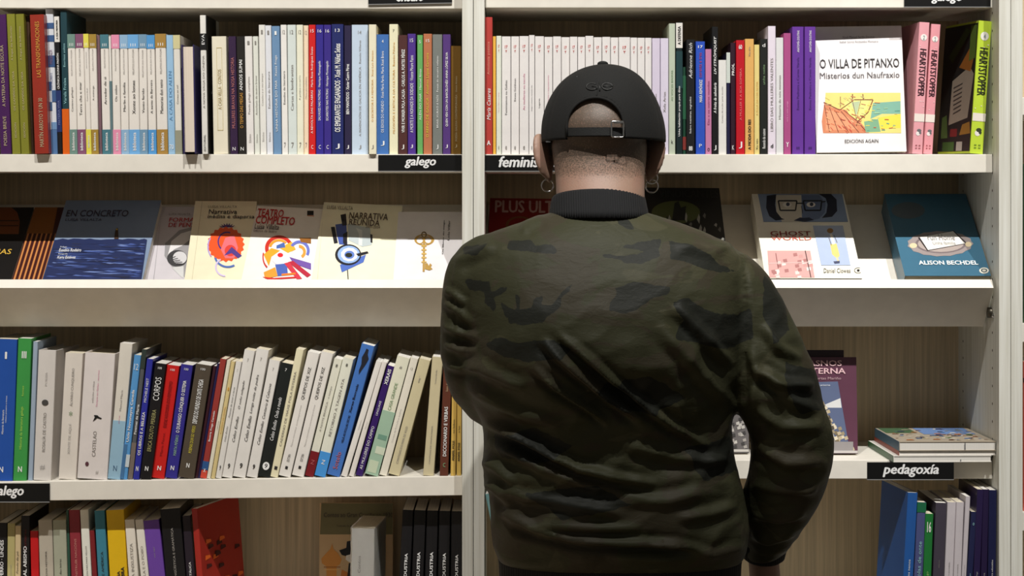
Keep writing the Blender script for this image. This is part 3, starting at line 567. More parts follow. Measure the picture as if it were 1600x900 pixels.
b(108, 123.5, 797, 111, 128, (128, 42, 52), 'bottom-row burgundy', [('CONSTRUÍR NACIÓNS', .35, .85, .25, (190, 130, 120))])
b(124.2, 138.5, 797, 130, 143, (218, 212, 202), 'bottom-row white', [('NINGÚN PAÍS PARA VELLOS', .25, .9, .22, 'k')])
b(140.3, 146.3, 829, 144, 151.5, (112, 30, 34), 'short dark red')
b(147, 163.5, 798, 153, 169, (56, 118, 138), 'bottom-row teal', [('A RAZÓN DE AMÉRICA', .2, .75, .3, 'k')])
b(165, 194, 797, 171, 199.5, (208, 168, 22), 'wide yellow', [('RETRATOS DE ESPAÑA', .12, .52, .2, 'k', 'B'), ('MEMORIA DE PALABRA', .12, .55, .2, 'k', 'B', .75)])
b(195, 209.5, 812, 201, 216, (214, 206, 194), 'first off-white', [('CONTRA A INXUSTIZA', .3, .8, .3, 'g')])
b(211, 223.5, 812, 219.5, 232.5, (216, 208, 198), 'second off-white', [('A ESCOLA E O POBO', .3, .85, .3, 'g')])
b(224.3, 247.5, 813, 233, 258, (98, 62, 148), 'bottom-row purple', [('vivir aquí', .6, .85, .12, 'g')])
b(249, 282, 795, 258.5, 290, (18, 17, 19), 'wide black', [('DICIONARIO DE LINGÜÍSTICA E GRAMÁTICA', .2, .85, .14, 'g', 'B')])
b(285, 297, 806, 291, 304.5, (34, 26, 36), 'dark plum', [('GALICIA METÁLICA', .2, .75, .3, 'w', 'B')])
# red one whose front cover is turned to the camera
root, w_, h = b(299, 308, 795, 306, 317, (150, 38, 30), 'red turned', yaw=-21, d=.15, full='red book with its printed cover turned outwards at the end of the bottom left row')
it = []
for k in range(26):
    x_ = -.13+.12*random.random(); z_ = h*(.05+.70*random.random())
    it.append((mat((60, 18, 18), .5, 1.5) if k % 3 else mat((205, 90, 30), .5, 1.5), [(x_, z_), (x_+.02, z_+.002), (x_+.018, z_+.007), (x_+.002, z_+.009)]))
pc = prints('cover_print', it, root); pc.matrix_local = Matrix.Translation((w_/2+.0002, 0, 0)) @ Matrix.Rotation(math.pi/2, 4, 'Z') @ Matrix.Translation((.14, 0, 0))
# five black volumes at the right end
NI = [627, 645.3, 664.6, 684, 703, 721.3]
for i in range(5):
    b(NI[i]+3, NI[i+1], 797+.5*i, NI[i]-3+i*1.1, NI[i+1]-4+i*1.0, (20, 19, 21), 'x', [('NACIÓN E INDUSTRIA', -.0+.14, .72, .34, 'w', 'B')], pages=M_PAGEW,
      full='%s of five black volumes at the right end of the bottom left shelf' % ['first', 'second', 'third', 'fourth', 'last'][i])
# ---- bottom row, right bookcase
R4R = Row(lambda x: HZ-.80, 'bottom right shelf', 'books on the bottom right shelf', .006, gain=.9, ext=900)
b = lambda *a, **k: sbook(R4R, *a, rec=random.uniform(0, .006), **k)
b(757.5, 764, 772, 784, 790, (150, 200, 200), 'thin pale cyan', label='thin pale cyan book leaning on the central divider, bottom right shelf', d=.12)
b(1419, 1434, 770, 1411, 1427.5, (38, 90, 160), 'thick blue', [('As nenas e os nenos', .2, .68, .22, 'w'), ('X', .02, .12, .3, 'w', 'H')], yaw=8, label='thick blue book with dark patterned side, left end of bottom right shelf')
b(1435, 1446, 785, 1428.3, 1442, (78, 84, 130), 'grey-blue green-topped', [('Escolas de onte', .3, .85, .4, 'c')], [(.93, .998, (30, 105, 70))])
b(1446.6, 1458, 803, 1442.6, 1455.3, (34, 120, 54), 'short green numbered', [('16', .86, .94, .5, 'w', 'HB'), ('Educación e xogo', .15, .75, .35, (150, 200, 120))])
b(1461, 1480.5, 786, 1457.5, 1475, (70, 64, 76), 'dark grey', [('didáctica', .45, .7, .1, 'g'), ('●', .36, .38, .1, 'w', 'H')])
for i, (x0, x1, yt, c0, c1) in enumerate(((1481.2, 1493.5, 785, 1475.6, 1489.5), (1494, 1507, 785, 1490, 1502), (1508.5, 1516.8, 776, 1502.6, 1510))):
    b(x0, x1, yt, c0, c1, (208, 200, 204), ['first', 'second', 'tallest'][i]+' whitish', [('Pedagoxía e sociedade', .2, .8, .2, 'g')])
b(1517.5, 1527, 800, 1510.8, 1520, (34, 38, 76), 'short navy', [('lingua', .3, .75, .25, 'c'), ('o', .9, .92, .3, 'c', 'H')])
b(1528, 1536, 765, 1521, 1531.5, (40, 28, 70), 'first tall navy', [('A escola rural galega', .2, .62, .25, 'l')])
b(1536.5, 1545.5, 765, 1532.3, 1542.5, (38, 26, 64), 'second tall navy', [('A escola nova', .2, .62, .25, 'l')])
b(1546.2, 1557, 766, 1543.5, 1556, (26, 30, 70), 'rightmost navy', [('Política educativa', .35, .62, .2, 'w')])

# ---- next bookcase, slivers
RN = Row(lambda x: Z(505), 'far right edge', 'books in the next bookcase', SF, d=.15)
sbook(RN, 1599.5, 1625, 256, 1599.5, 1625, (58, 92, 52), 'dark green', label='dark green book in the next bookcase, far right edge')
RN2 = Row(lambda x: Z(800), 'far right edge', 'books in the next bookcase', SF, d=.15)
sbook(RN2, 1599.5, 1622, 565, 1599.5, 1622, (225, 100, 76), 'coral red', [('CORAL', .3, .6, .2, 'w')], [(.86, .89, (60, 40, 30))], label='coral red book in the next bookcase, far right edge')
# ------------------------------------------------------------------ books shown by their covers
CAM = Vector((0, -D, HZ))
class Face:
    """a book whose front cover lies in a measured plane; local x along its foot, z up the cover, y into the book"""
    def __init__(s, label, p0, nout, quad, t, cm, group=None, cat='book', hard=False, gain=1.05, pages=None, wfix=None):
        n = nout.normalized(); s.p0, s.n = p0, n; s.gain = gain
        tl, tr, br, bl = [s.hit(*q) for q in quad]
        ux = ((br-bl)+(tr-tl)).normalized(); yin = -n; ux = (ux-yin*ux.dot(yin)).normalized(); uz = ux.cross(yin).normalized()
        s.w = wfix or ((br-bl).length+(tr-tl).length)/2; s.h = ((tl-bl).dot(uz)+(tr-br).dot(uz))/2; s.t = t
        M = Matrix((( ux.x, yin.x, uz.x, bl.x), (ux.y, yin.y, uz.y, bl.y), (ux.z, yin.z, uz.z, bl.z), (0, 0, 0, 1)))
        s.M, s.Mi = M, M.inverted()
        s.o = thing('book', label, cat, M, group)
        c = .0022 if hard else .0007; w_, h = s.w, s.h
        v, f = [], []
        for b_ in ((0, w_, 0, c, 0, h), (0, w_, t-c, t, 0, h), (0, c, c, t-c, 0, h)):
            vv, ff = box_vf(*b_); k = len(v); v += vv; f += [tuple(i+k for i in q) for q in ff]
        link('cover', mesh_pd(v, f), cm, s.o)
        g = .003 if hard else .0006
        pv, pf = box_vf(c, w_-g, c, t-c, g, h-g); link('page_block', mesh_pd(pv, pf), pages or M_PAGES, s.o)
        s.items = []
    def hit(s, px, py):
        d = W(px, py, 0)-CAM; k = (s.p0-CAM).dot(s.n)/d.dot(s.n); return CAM+d*k
    def loc(s, px, py):
        q = s.Mi @ s.hit(px, py); return (min(max(q.x, .0005), s.w-.0005), min(max(q.z, .0005), s.h-.0005))
    def poly(s, rgb, pts, rough=.4):
        s.items.append((mat(rgb, rough, s.gain), [s.loc(*q) for q in pts]))
    def rect(s, rgb, x0, y0, x1, y1): s.poly(rgb, [(x0, y1), (x1, y1), (x1, y0), (x0, y0)])
    def disc(s, rgb, cx, cy, rx, ry, n=20, r0=None, a0=0, a1=360, star=0):
        P = []
        for k in range(n+1 if a1-a0 < 360 else n):
            a = math.radians(a0+(a1-a0)*k/n); q = 1-(star if k % 2 else 0)
            P.append((cx+rx*q*math.cos(a), cy-ry*q*math.sin(a)))
        if r0:
            m_ = len(P)
            Q = [(cx+(x-cx)*r0, cy+(y-cy)*r0) for x, y in P]
            for k in range(m_-1 if a1-a0 < 360 else m_):
                j = (k+1) % m_; s.poly(rgb, [P[k], P[j], Q[j], Q[k]])
            return
        s.poly(rgb, P)
    def line(s, rgb, x0, y0, x1, y1, wd):
        dx, dy = x1-x0, y1-y0; L = math.hypot(dx, dy) or 1; nx, ny = -dy/L*wd/2, dx/L*wd/2
        s.poly(rgb, [(x0+nx, y0+ny), (x1+nx, y1+ny), (x1-nx, y1-ny), (x0-nx, y0-ny)])
    def text(s, txt, x0, y0, x1, y1, rgb, bold=0, shear=0, name='cover_lettering', up=False):
        a = s.loc(x0, y1); b_ = s.loc(x1, y0)
        lettering(name, txt, mat(rgb, .5, s.gain, 'ink'), s.o, a[0], a[1], b_[0], b_[1], y=-.0014, bold=bold, shear=shear, up=up)
    def done(s, name='cover_print'):
        if s.items: prints(name, s.items, s.o, y=-.0004)

TH = math.atan(.8)
NS = Vector((0, -math.sin(TH), math.cos(TH)))
def slope(raise_=0.0, tiltz=0.0, y0=.048):
    p0 = Vector((0, y0, HZ-.1454))+NS*raise_
    n = NS.copy()
    if tiltz:
        uz = Vector((0, math.cos(TH), math.sin(TH))); n = Matrix.Rotation(tiltz, 3, uz) @ n
    return p0, n
GD = 'books laid out on the left display shelf'
def dface(label, quad, raise_, tilt_deg, t, rgb, group=GD, hard=False, gain=1.05, pages=None):
    p0, n = slope(raise_, 0)
    if tilt_deg:
        # turn about the up-slope axis through the foot centre
        tmp = Vector((0, 0, 0)); f0 = (quad[2][0]+quad[3][0])/2
        d = W(f0, 437, 0)-CAM; k = (p0-CAM).dot(n)/d.dot(n); p0 = CAM+d*k
        n = slope(0, math.radians(tilt_deg))[1]
    return Face(label, p0, n, quad, t, mat(rgb, .35, gain), group, hard=hard, gain=gain, pages=pages)
# thickness down to the board is about 44 mm: each title stands as a thick copy on the board
TB = .040
f = dface('black and brown book with an arch and gold letters at the left edge, display shelf', [(-62, 324), (40, 324), (16, 438), (-90, 438)], -.004, 0, .034, (14, 12, 12))
f.poly((120, 66, 32), [(-70, 324), (18, 324), (27, 332), (31, 346), (29, 366), (-78, 366)]); f.line((40, 22, 14), -60, 345, 29, 345, 1.5); f.line((40, 22, 14), -60, 353, 29, 353, 1.5)
f.text('MARIÑANAS', -70, 388, 20, 398, (205, 165, 60), .01); f.done()
f = dface('brown book with vertical stripes beside the sea-cover book', [(43.5, 324), (90.5, 324), (65, 438), (18, 438)], -.004, 0, .034, (64, 22, 20))
f.poly((140, 84, 30), [(43.5, 324), (90, 324), (82, 365), (34, 365)])
for k in range(7):
    xt = 43+k*7.2; xb = 20.5+k*7.4; f.poly((200, 130, 70), [(xt, 365), (xt+2.6, 365), (xb+2.9, 438), (xb, 438)])
f.done()
f = dface('blue book with a sea photograph and a distant lighthouse, display shelf', [(91, 313), (240, 313), (222, 438), (66, 438)], .004, 0, TB, (128, 146, 172), pages=M_PAGEW)
f.poly((30, 42, 84), [(81, 375)]+[(81+k*8.5, 374+random.uniform(-1.2, 1.0)) for k in range(1, 18)]+[(230, 375), (221, 438), (66, 438)])
random.seed(3)
for k in range(150):
    yy = 379+57*random.random()**.8; xl = 81-(yy-375)*.24; xr_ = 230-(yy-375)*.14; x_ = xl+(xr_-xl-6)*random.random(); L = random.uniform(8, 44); hh = random.uniform(.5, 1.5)
    c = random.choice([(58, 78, 138), (84, 106, 168), (44, 60, 112), (108, 128, 182), (24, 34, 72), (66, 86, 150), (40, 44, 70)])
    x2 = min(x_+L, xr_-1); f.poly(c, [(x_, yy), (x_+(x2-x_)*.3, yy-hh), (x_+(x2-x_)*.7, yy-hh*.4), (x2, yy+.3), (x_+(x2-x_)*.5, yy+hh*.8)])
f.poly((66, 46, 34), [(178.5, 374), (180, 362), (182, 357), (184.5, 357), (185.5, 374)]); f.disc((230, 190, 60), 182.8, 359, 1.3, 1.3, 8)
f.text('EN CONCRETO', 103, 329, 202, 339, (58, 50, 66), .004); f.text('LUÍSA VILLALTA', 102, 341, 160, 346, (70, 62, 76))
f.text('Prólogo', 94, 385.5, 105, 388, (225, 228, 235)); f.text('Eusebio Rodeiro', 92, 389, 128, 394, (235, 238, 242), .01); f.text('Fotografía', 91, 396.5, 106, 399, (225, 228, 235)); f.text('Keru Estévez', 89.5, 400.5, 119, 405, (235, 238, 242), .01)
f.done()
f = dface('grey-white book with red title and a grey ribbon drawing, display shelf', [(243, 323), (330, 323), (318, 438), (226, 438)], -.014, 0, .026, (205, 200, 205))
f.line((150, 146, 150), 252, 323, 240, 438, .8)
f.text('LUÍSA VILLALTA', 264, 333, 298, 337, (120, 112, 118)); f.text('FORMAS', 264, 341, 310, 347.5, (190, 40, 45), .01); f.text('DE PENSAR', 263, 349, 318, 355.5, (190, 40, 45), .01)
f.poly((150, 148, 150), [(262, 377), (280, 360), (300, 355), (318, 368), (314, 410), (290, 435), (268, 416), (257, 400), (258, 380)]); f.poly((225, 222, 222), [(268, 377), (283, 365), (300, 360), (300, 372), (285, 384), (272, 390), (262, 400)])
f.disc((60, 60, 62), 277, 404, 16, 13, 22); f.disc((205, 204, 206), 281, 403, 11, 10, 18)
for k in range(6): f.line((40, 40, 42), 266+2*k, 402+2*k, 271+3.5*k, 398+3*k, 1.2)
f.poly((205, 205, 205), [(268, 418), (287, 416), (287, 435), (283, 433)])
f.done()
f = dface('cream book with an orange toothed wheel print, display shelf', [(304.5, 314), (398, 314.5), (392, 438), (288, 438)], .007, 2.4, .026, (236, 226, 196))
f.line((205, 196, 168), 316, 315, 300, 437, .8)
f.text('LUÍSA VILLALTA', 325, 321, 371, 325.5, (140, 130, 112)); f.text('Narrativa', 326, 328, 371, 335, (44, 36, 42), .012); f.text('inédita e dispersa', 324, 336.5, 398, 343.5, (44, 36, 42), .012)
f.disc((70, 45, 110), 355, 358, 16, 9.5, 16, a0=20, a1=165, star=.4)
f.disc((226, 84, 34), 353, 382, 29.5, 28, 40, star=.1)
f.disc((60, 40, 130), 355, 378, 15, 16, 20, r0=.86, a0=70, a1=250); f.poly((226, 110, 120), [(352, 372), (366, 368), (372, 388), (366, 404), (352, 404), (345, 390)]); f.disc((214, 60, 50), 360, 392, 9, 9, 14)
f.poly((80, 55, 130), [(350, 400), (362, 386), (378, 400), (372, 404), (362, 396)]); f.disc((175, 150, 210), 353, 386, 29, 28, 20, r0=.93, a0=150, a1=215)
f.disc((80, 110, 180), 356, 398, 22, 21, 20, r0=.86, a0=195, a1=300); f.disc((205, 190, 225), 352, 418, 16, 15, 16, r0=.84, a0=120, a1=270)
f.done()
f = dface('white book with a red block title and a multicoloured figure print', [(389, 316), (493.5, 326), (488, 438), (377, 438)], .003, 2.4, .038, (232, 228, 222))
f.text('TEATRO', 401, 328.5, 444.5, 338.5, (186, 32, 36), .022); f.text('COMPLETO', 398.5, 340.5, 462, 350, (186, 32, 36), .022); f.text('Luísa Villalta', 397.5, 352, 437, 358, (60, 50, 50), .01); f.text('edición de teatro', 396, 360, 433, 363, (120, 110, 108))
f.rect((20, 20, 22), 480, 329.5, 490, 336.5); f.line((210, 120, 40), 480, 337, 491, 338, 1)
A = f
A.disc((196, 44, 30), 436, 388, 22, 20, 24, r0=.74, a0=10, a1=215); A.disc((236, 150, 40), 436, 388, 16, 14, 20, r0=.75, a0=40, a1=170); A.disc((240, 232, 225), 436, 392, 13, 12)
A.disc((225, 220, 240), 440, 400, 17, 15); A.poly((240, 160, 40), [(412, 398), (424, 388), (438, 392), (424, 402), (420, 416)]); A.poly((245, 170, 50), [(436, 388), (456, 378), (462, 390), (450, 396)])
A.poly((70, 100, 170), [(432, 384), (444, 379), (446, 387), (432, 389)]); A.disc((214, 34, 40), 438, 399, 4.5, 3.5, 12); A.poly((240, 235, 235), [(430, 405), (448, 402), (462, 412), (440, 416)])
A.disc((100, 110, 190), 468, 392, 16, 16, 20, r0=.72, a0=-30, a1=150); A.disc((240, 150, 60), 467, 394, 11, 11, 16, r0=.6, a0=-60, a1=90); A.poly((140, 90, 35), [(468, 372), (486, 372), (486, 381), (470, 379)])
A.poly((70, 95, 175), [(430, 414), (448, 412), (450, 430), (434, 432)]); A.poly((110, 80, 160), [(452, 402), (486, 412), (486, 422), (458, 412)]); A.poly((176, 34, 60), [(450, 410), (458, 408), (486, 430), (480, 434)]); A.poly((200, 50, 70), [(444, 412), (452, 410), (472, 436), (464, 437)])
A.poly((236, 150, 50), [(412, 426), (430, 418), (434, 432), (414, 436)]); A.poly((196, 40, 36), [(410, 433), (440, 436), (420, 438)]); A.disc((196, 44, 40), 424, 402, 14, 20, 16, r0=.86, a0=160, a1=240); A.line((236, 120, 40), 440, 430, 462, 428, 3); A.line((200, 40, 40), 430, 436, 462, 434, 2.5)
f.done()
f = dface('tall cream book with a blue and black geometric eye print', [(491.5, 310), (616, 321), (613, 437.5), (486.5, 437.5)], .004, 2.4, .034, (236, 228, 200))
f.line((205, 196, 168), 503, 311, 496, 437, .8)
f.text('LUÍSA VILLALTA', 511, 322, 552, 327, (130, 120, 100)); f.text('NARRATIVA', 545, 335, 607, 342.5, (80, 62, 46), .012); f.text('REUNIDA', 545, 345, 594, 352, (80, 62, 46), .012); f.text('2001-2004', 571, 354, 594, 357, (100, 84, 66))
k_ = (24, 24, 34)
f.poly((62, 84, 158), [(524, 351), (541, 349), (543, 383), (530, 382), (526, 366)]); f.poly((178, 188, 190), [(543, 350), (578, 356), (581, 383), (566, 386), (545, 376)]); f.poly((206, 212, 210), [(556, 356), (566, 360), (566, 384), (560, 384), (561, 366)])
f.poly(k_, [(532, 336), (540.5, 334), (542, 352), (535, 353)]); f.poly(k_, [(517, 355), (523, 354.5), (528, 380), (522, 381)]); f.poly(k_, [(536, 366), (543, 362), (542, 386), (536, 380)]); f.poly(k_, [(578.5, 366), (582, 367), (582, 380), (579, 379)])
f.poly((74, 104, 184), [(531, 414), (572, 398), (568, 410), (534, 426)])
f.disc(k_, 544, 398.5, 20.5, 16.5, 26); f.disc((140, 170, 215), 545, 398, 17.5, 13.8, 24); f.disc((232, 232, 226), 546, 398, 13.5, 10.8, 22, star=.06); f.disc((90, 120, 190), 546, 398.5, 8, 6.5, 18); f.disc((30, 34, 24), 545, 399, 5.5, 3.6, 16)
f.poly(k_, [(556, 397), (574, 393), (576, 396), (560, 401)]); f.line(k_, 543, 422, 544, 437, 1.5)
f.done()
f = dface('white book with an ornate gold key, right of the geometric eye cover', [(618, 331), (724, 331), (722, 437), (614.5, 437)], .002, 0, .037, (226, 222, 224))
g_ = (176, 140, 70)
f.disc(g_, 663, 375, 15.5, 9, 22, r0=.80); f.disc((120, 100, 60), 662.5, 367, 4.5, 5, 16, r0=.6); f.disc(g_, 656, 376, 6.5, 6, 16, r0=.75); f.disc(g_, 669, 376, 6.5, 6, 16, r0=.75); f.line(g_, 662.7, 370, 662, 425, 3.2)
for yy in (385, 391, 397, 403, 410): f.line((200, 165, 90), 658.5, yy, 666.5, yy, 2)
f.poly(g_, [(664, 412), (668, 412), (670, 416), (672, 412), (675, 415), (673, 418), (676, 421), (671, 423), (664, 421)])
f.text('Os libros do mago', 690.5, 345, 695.5, 398, (50, 46, 48), .03, up=True); f.text('Lola Villar', 699, 345, 703.5, 376, (100, 96, 98), .02, up=True)
f.done()

GR = 'books laid out on the right display shelf'
f = dface('dark red book with large faded title, behind the man\'s left shoulder', [(760.5, 308), (896, 311), (890, 437), (760, 437)], .002, 0, .036, (128, 26, 22), GR)
f.text('PLUS ULTRA', 773, 315, 893, 333, (190, 160, 150), .03)
f.disc((120, 80, 40), 812, 352, 22, 14, 20, r0=.8); f.disc((150, 95, 50), 816, 358, 14, 10, 18); f.line((150, 60, 50), 810, 316, 845, 319, 1.2); f.done()
f = dface('black book with green oval and white shapes, behind the man\'s right shoulder', [(1008, 292), (1128, 294), (1142, 437), (1012, 437)], .004, 0, TB, (22, 22, 22), GR)
f.text('VINDICANTES', 1030, 297, 1122, 309, (48, 50, 46), .02)
f.disc((84, 92, 50), 1056, 332, 38, 18, 24)
random.seed(5)
for k in range(26):
    x_ = 1020+110*random.random(); y_ = 335+45*random.random(); L = random.uniform(3, 9)
    f.poly(random.choice([(170, 168, 160), (120, 118, 112), (30, 30, 28)]), [(x_, y_), (x_+3, y_-L), (x_+5, y_-L*.4), (x_+4, y_+L*.8)])
f.poly((24, 26, 24), [(1050, 345), (1054, 318), (1060, 315), (1064, 325), (1072, 322), (1070, 345)]); f.done()
f = dface('cream comic book with a bespectacled face and pink panel, right display shelf', [(1189, 303), (1327, 303), (1353, 435), (1196, 435)], .004, 0, TB, (234, 229, 214), GR, pages=mat((120, 110, 90), .8))
f.poly((128, 146, 176), [(1184, 303), (1316, 303), (1325, 347), (1193, 347)]); n_ = (24, 30, 50)
f.poly((206, 200, 186), [(1212, 305), (1252, 305), (1253, 347), (1222, 347), (1213, 330)])
f.poly(n_, [(1198, 306), (1213, 304), (1211, 320), (1213, 331), (1221, 341), (1226, 343), (1212, 345), (1202, 338), (1197, 325)]); f.poly(n_, [(1279, 303), (1298, 302), (1307, 312), (1308, 330), (1300, 339), (1284, 341), (1291, 333), (1293, 320), (1290, 310)])
f.poly((100, 116, 148), [(1253, 305), (1280, 305), (1290, 318), (1289, 332), (1280, 342), (1260, 346), (1254, 340)])
def glass(x0, y0, x1, y1):
    for a in ((x0, y0, x1, y0), (x1, y0, x1-2, y1), (x1-2, y1, x0+3, y1), (x0+3, y1, x0, y0)): f.line((18, 20, 26), *a, 2.2)
glass(1216, 314, 1245, 329); glass(1255, 314, 1284, 329); f.line((18, 20, 26), 1245, 318, 1255, 318, 2); f.line((18, 20, 26), 1284, 316, 1290, 315, 2)
for cx_ in (1230, 1267): f.disc((228, 226, 220), cx_, 320, 7, 4, 14); f.disc((60, 66, 84), cx_+1, 319.5, 3, 3, 12)
f.poly((28, 40, 66), [(1240, 345), (1250, 340), (1256, 341), (1264, 340), (1272, 344), (1258, 347)])
f.line((70, 64, 60), 1252, 322, 1254, 334, 1)
f.text('GHOST', 1204, 362, 1266, 369, (150, 50, 44), .01); f.text('WORLD', 1205, 369.5, 1267, 376, (190, 90, 80), -.004)
f.poly((206, 160, 156), [(1199, 392), (1266, 392), (1273, 434), (1202, 434)])
for k in range(24):
    x_ = 1203+62*random.random(); y_ = 396+36*random.random(); f.poly(random.choice([(228, 205, 200), (232, 216, 210), (170, 116, 114), (200, 150, 146)]), [(x_, y_), (x_+6, y_-1), (x_+7, y_+4), (x_+1, y_+5)])
f.line((50, 34, 34), 1258, 392, 1267, 434, 1.3); f.line((120, 60, 60), 1212, 396, 1216, 420, 1); f.line((210, 180, 176), 1200, 412, 1268, 410, 1.5)
f.poly((168, 182, 208), [(1270, 353), (1317, 353), (1329, 415), (1283, 415)])
f.poly((216, 196, 120), [(1297, 382), (1307, 381), (1312, 400), (1308, 405), (1300, 398)]); f.disc((150, 110, 60), 1297, 361, 5, 4, 12); f.line((230, 225, 215), 1298, 366, 1303, 382, 4); f.line((90, 80, 70), 1295, 372, 1299, 384, 1); f.line((90, 80, 70), 1303, 368, 1308, 380, 1); f.line((225, 200, 150), 1307, 402, 1310, 409, 2.5); f.poly((70, 74, 100), [(1302, 409), (1312, 408), (1312, 412), (1304, 413)])
f.text('Daniel Clowes', 1287, 420, 1328, 427, (90, 86, 80), 0, .3); f.disc((90, 86, 80), 1341, 423, 6.5, 4.5, 16, r0=.86); f.disc((30, 28, 28), 1341, 423, 2.2, 1.8, 10)
f.done()
f = dface('thick dark blue book with an oval card print, right display shelf', [(1391, 303), (1514, 303), (1553, 431), (1414, 431)], .006, 0, .045, (60, 104, 128), GR, pages=mat((190, 184, 165), .8))
f.disc((86, 96, 104), 1419, 329, 26, 13, 22)
f.disc((150, 138, 136), 1469, 381, 52, 20, 30, star=.05); f.disc((116, 104, 106), 1470, 381, 40, 15, 24); f.disc((170, 156, 150), 1470, 381, 36, 13, 24)
f.poly((40, 34, 36), [(1434, 371.5), (1490, 360.5), (1511, 381), (1449, 392.5)]); f.poly((232, 228, 222), [(1437, 371), (1489, 361.5), (1508, 380.5), (1450, 391)])
f.text('Fun Home', 1450, 367, 1490, 376, (130, 126, 124)); f.text('Unha familia', 1458, 378, 1492, 383, (170, 166, 160))
f.disc((214, 196, 160), 1427, 384, 6, 4, 12); f.disc((214, 196, 160), 1513, 382, 5, 4, 12)
f.text('ALISON BECHDEL', 1436, 408, 1527, 414.5, (226, 232, 236), .03); f.disc((214, 210, 196), 1537.5, 423, 7.5, 4.8, 18); f.disc((60, 80, 90), 1537.5, 423, 5, 3, 14, r0=.6)
f.done()

# front-facing books on the flat shelves
def vface(label, yb, quad, t, rgb, lean=8, yawd=0, group=None, gain=1.05, hard=False, zb=None, pages=None):
    a = math.radians(lean); n = Vector((0, -math.cos(a), math.sin(a))); n = Matrix.Rotation(math.radians(yawd), 3, 'Z') @ n
    p0 = W((quad[2][0]+quad[3][0])/2, (quad[2][1]+quad[3][1])/2, yb)
    return Face(label, p0, n, quad, t, mat(rgb, .35, gain), group, gain=gain, hard=hard, pages=pages)
f = vface('white book facing out with an orange shipwreck drawing, upper right shelf', SF+.012, [(1277, 43), (1413.5, 40), (1419, 237.5), (1276, 238.5)], .014, (228, 224, 224), lean=9, yawd=-2)
f.text('Xosé Manuel Sarille Deseno', 1316, 56, 1366, 60, (110, 104, 104)); f.text('Isabel Goma Riobamba Montero', 1312, 63, 1372, 67, (110, 104, 104))
f.text('O VILLA DE PITANXO', 1281, 91, 1404.5, 107, (26, 24, 26), .004); f.text('Misterios dun Naufraxio', 1281, 112, 1405, 123, (84, 80, 82), -.004)
f.poly((226, 208, 120), [(1290, 145), (1407, 145), (1408, 208), (1286, 208)])
f.poly((206, 128, 90), [(1286, 208), (1284, 190), (1288, 160), (1300, 168), (1322, 172), (1340, 186), (1352, 200), (1358, 208)])
f.poly((226, 150, 110), [(1290, 204), (1291, 172), (1308, 174), (1326, 184), (1340, 202)]); f.poly((120, 170, 150), [(1364, 161), (1407, 158), (1407, 178), (1378, 178), (1360, 186)]); f.poly((232, 210, 70), [(1372, 184), (1407, 178), (1407, 200), (1376, 202)]); f.poly((120, 165, 130), [(1350, 190), (1372, 186), (1376, 206), (1352, 207)])
f.poly((226, 222, 130), [(1318, 160), (1332, 156), (1358, 157), (1352, 178), (1340, 188), (1326, 178)]); f.poly((176, 190, 150), [(1330, 160), (1344, 158), (1338, 182)])
br_ = (120, 62, 40)
for a_ in [(1287, 160, 1312, 172, 1.6), (1312, 172, 1332, 158, 1.4), (1332, 156, 1364, 156, 1.6), (1364, 156, 1356, 176, 1.6), (1356, 176, 1340, 190, 1.6), (1340, 190, 1318, 172, 1.2), (1332, 156, 1332, 147, 1.6), (1349, 156, 1348, 147, 1.4), (1313, 168, 1313, 151, 1),
           (1340, 190, 1338, 197, 1.6), (1288, 164, 1296, 206, 1.1), (1296, 168, 1310, 207, 1.1), (1304, 172, 1326, 207, 1.1), (1314, 174, 1342, 207, 1.1), (1332, 157, 1338, 187, .8), (1345, 157, 1338, 187, .8), (1340, 190, 1352, 204, 1.4)]: f.line(br_, *a_)
for k in range(14): x_ = 1290+44*random.random(); y_ = 180+24*random.random(); f.line((190, 70, 50), x_, y_, x_+4, y_+5, .9)
random.seed(11)
for k in range(70):     # crayon strokes of the drawing
    x_ = 1288+112*random.random(); y_ = 148+56*random.random()
    left = x_ < 1345+(y_-180)*.3
    c = random.choice([(206, 110, 70), (232, 170, 120), (170, 80, 60), (236, 196, 150)] if left and y_ > 172 else [(96, 160, 140), (236, 214, 90), (220, 200, 120), (190, 90, 60), (150, 190, 150)] if x_ > 1350 else [(220, 200, 110), (200, 190, 130), (190, 130, 90)])
    L_ = random.uniform(3, 9); dy = random.uniform(-1, 1) if x_ > 1350 else random.uniform(1, 4); f.line(c, x_, y_, min(x_+L_, 1406), min(y_+dy, 207), random.uniform(.7, 1.4))
f.text('EDICIÓNS AGAIN', 1320, 216, 1372, 223.5, (30, 28, 30), .004); f.done()

f = vface('mauve book facing out with a lighthouse photo, right of the man\'s elbow', .105, [(1196, 558), (1338, 558), (1346, 709), (1192, 709)], .018, (96, 58, 76), lean=5, gain=1.0)
f.text('TRASNOS', 1243, 563, 1315, 572, (230, 190, 196), .02); f.text('LINTERNA', 1243, 575, 1321, 584, (230, 190, 196), .02); f.text('Mario Portas Mariño', 1252, 589, 1314, 593, (190, 160, 166))
f.poly((96, 108, 140), [(1240, 598), (1309, 596), (1328, 706), (1236, 706)]); f.text('a Lanterna', 1276, 600, 1297, 603, (220, 222, 228)); f.poly((226, 226, 226), [(1287, 633), (1313, 622), (1315, 637), (1290, 637)])
for k in range(60):
    y_ = 625+76*random.random(); x_ = 1262+(y_-600)*.35+34*random.random()*(y_-600)/100; c = random.choice([(196, 180, 150), (226, 214, 190), (130, 116, 92), (160, 146, 120), (90, 82, 70)])
    f.poly(c, [(x_, y_), (x_+5, y_-2), (x_+7, y_+3), (x_+2, y_+5)])
f.rect((150, 145, 145), 1300, 690, 1333, 706); f.rect((196, 190, 188), 1240, 704, 1340, 708); f.done()
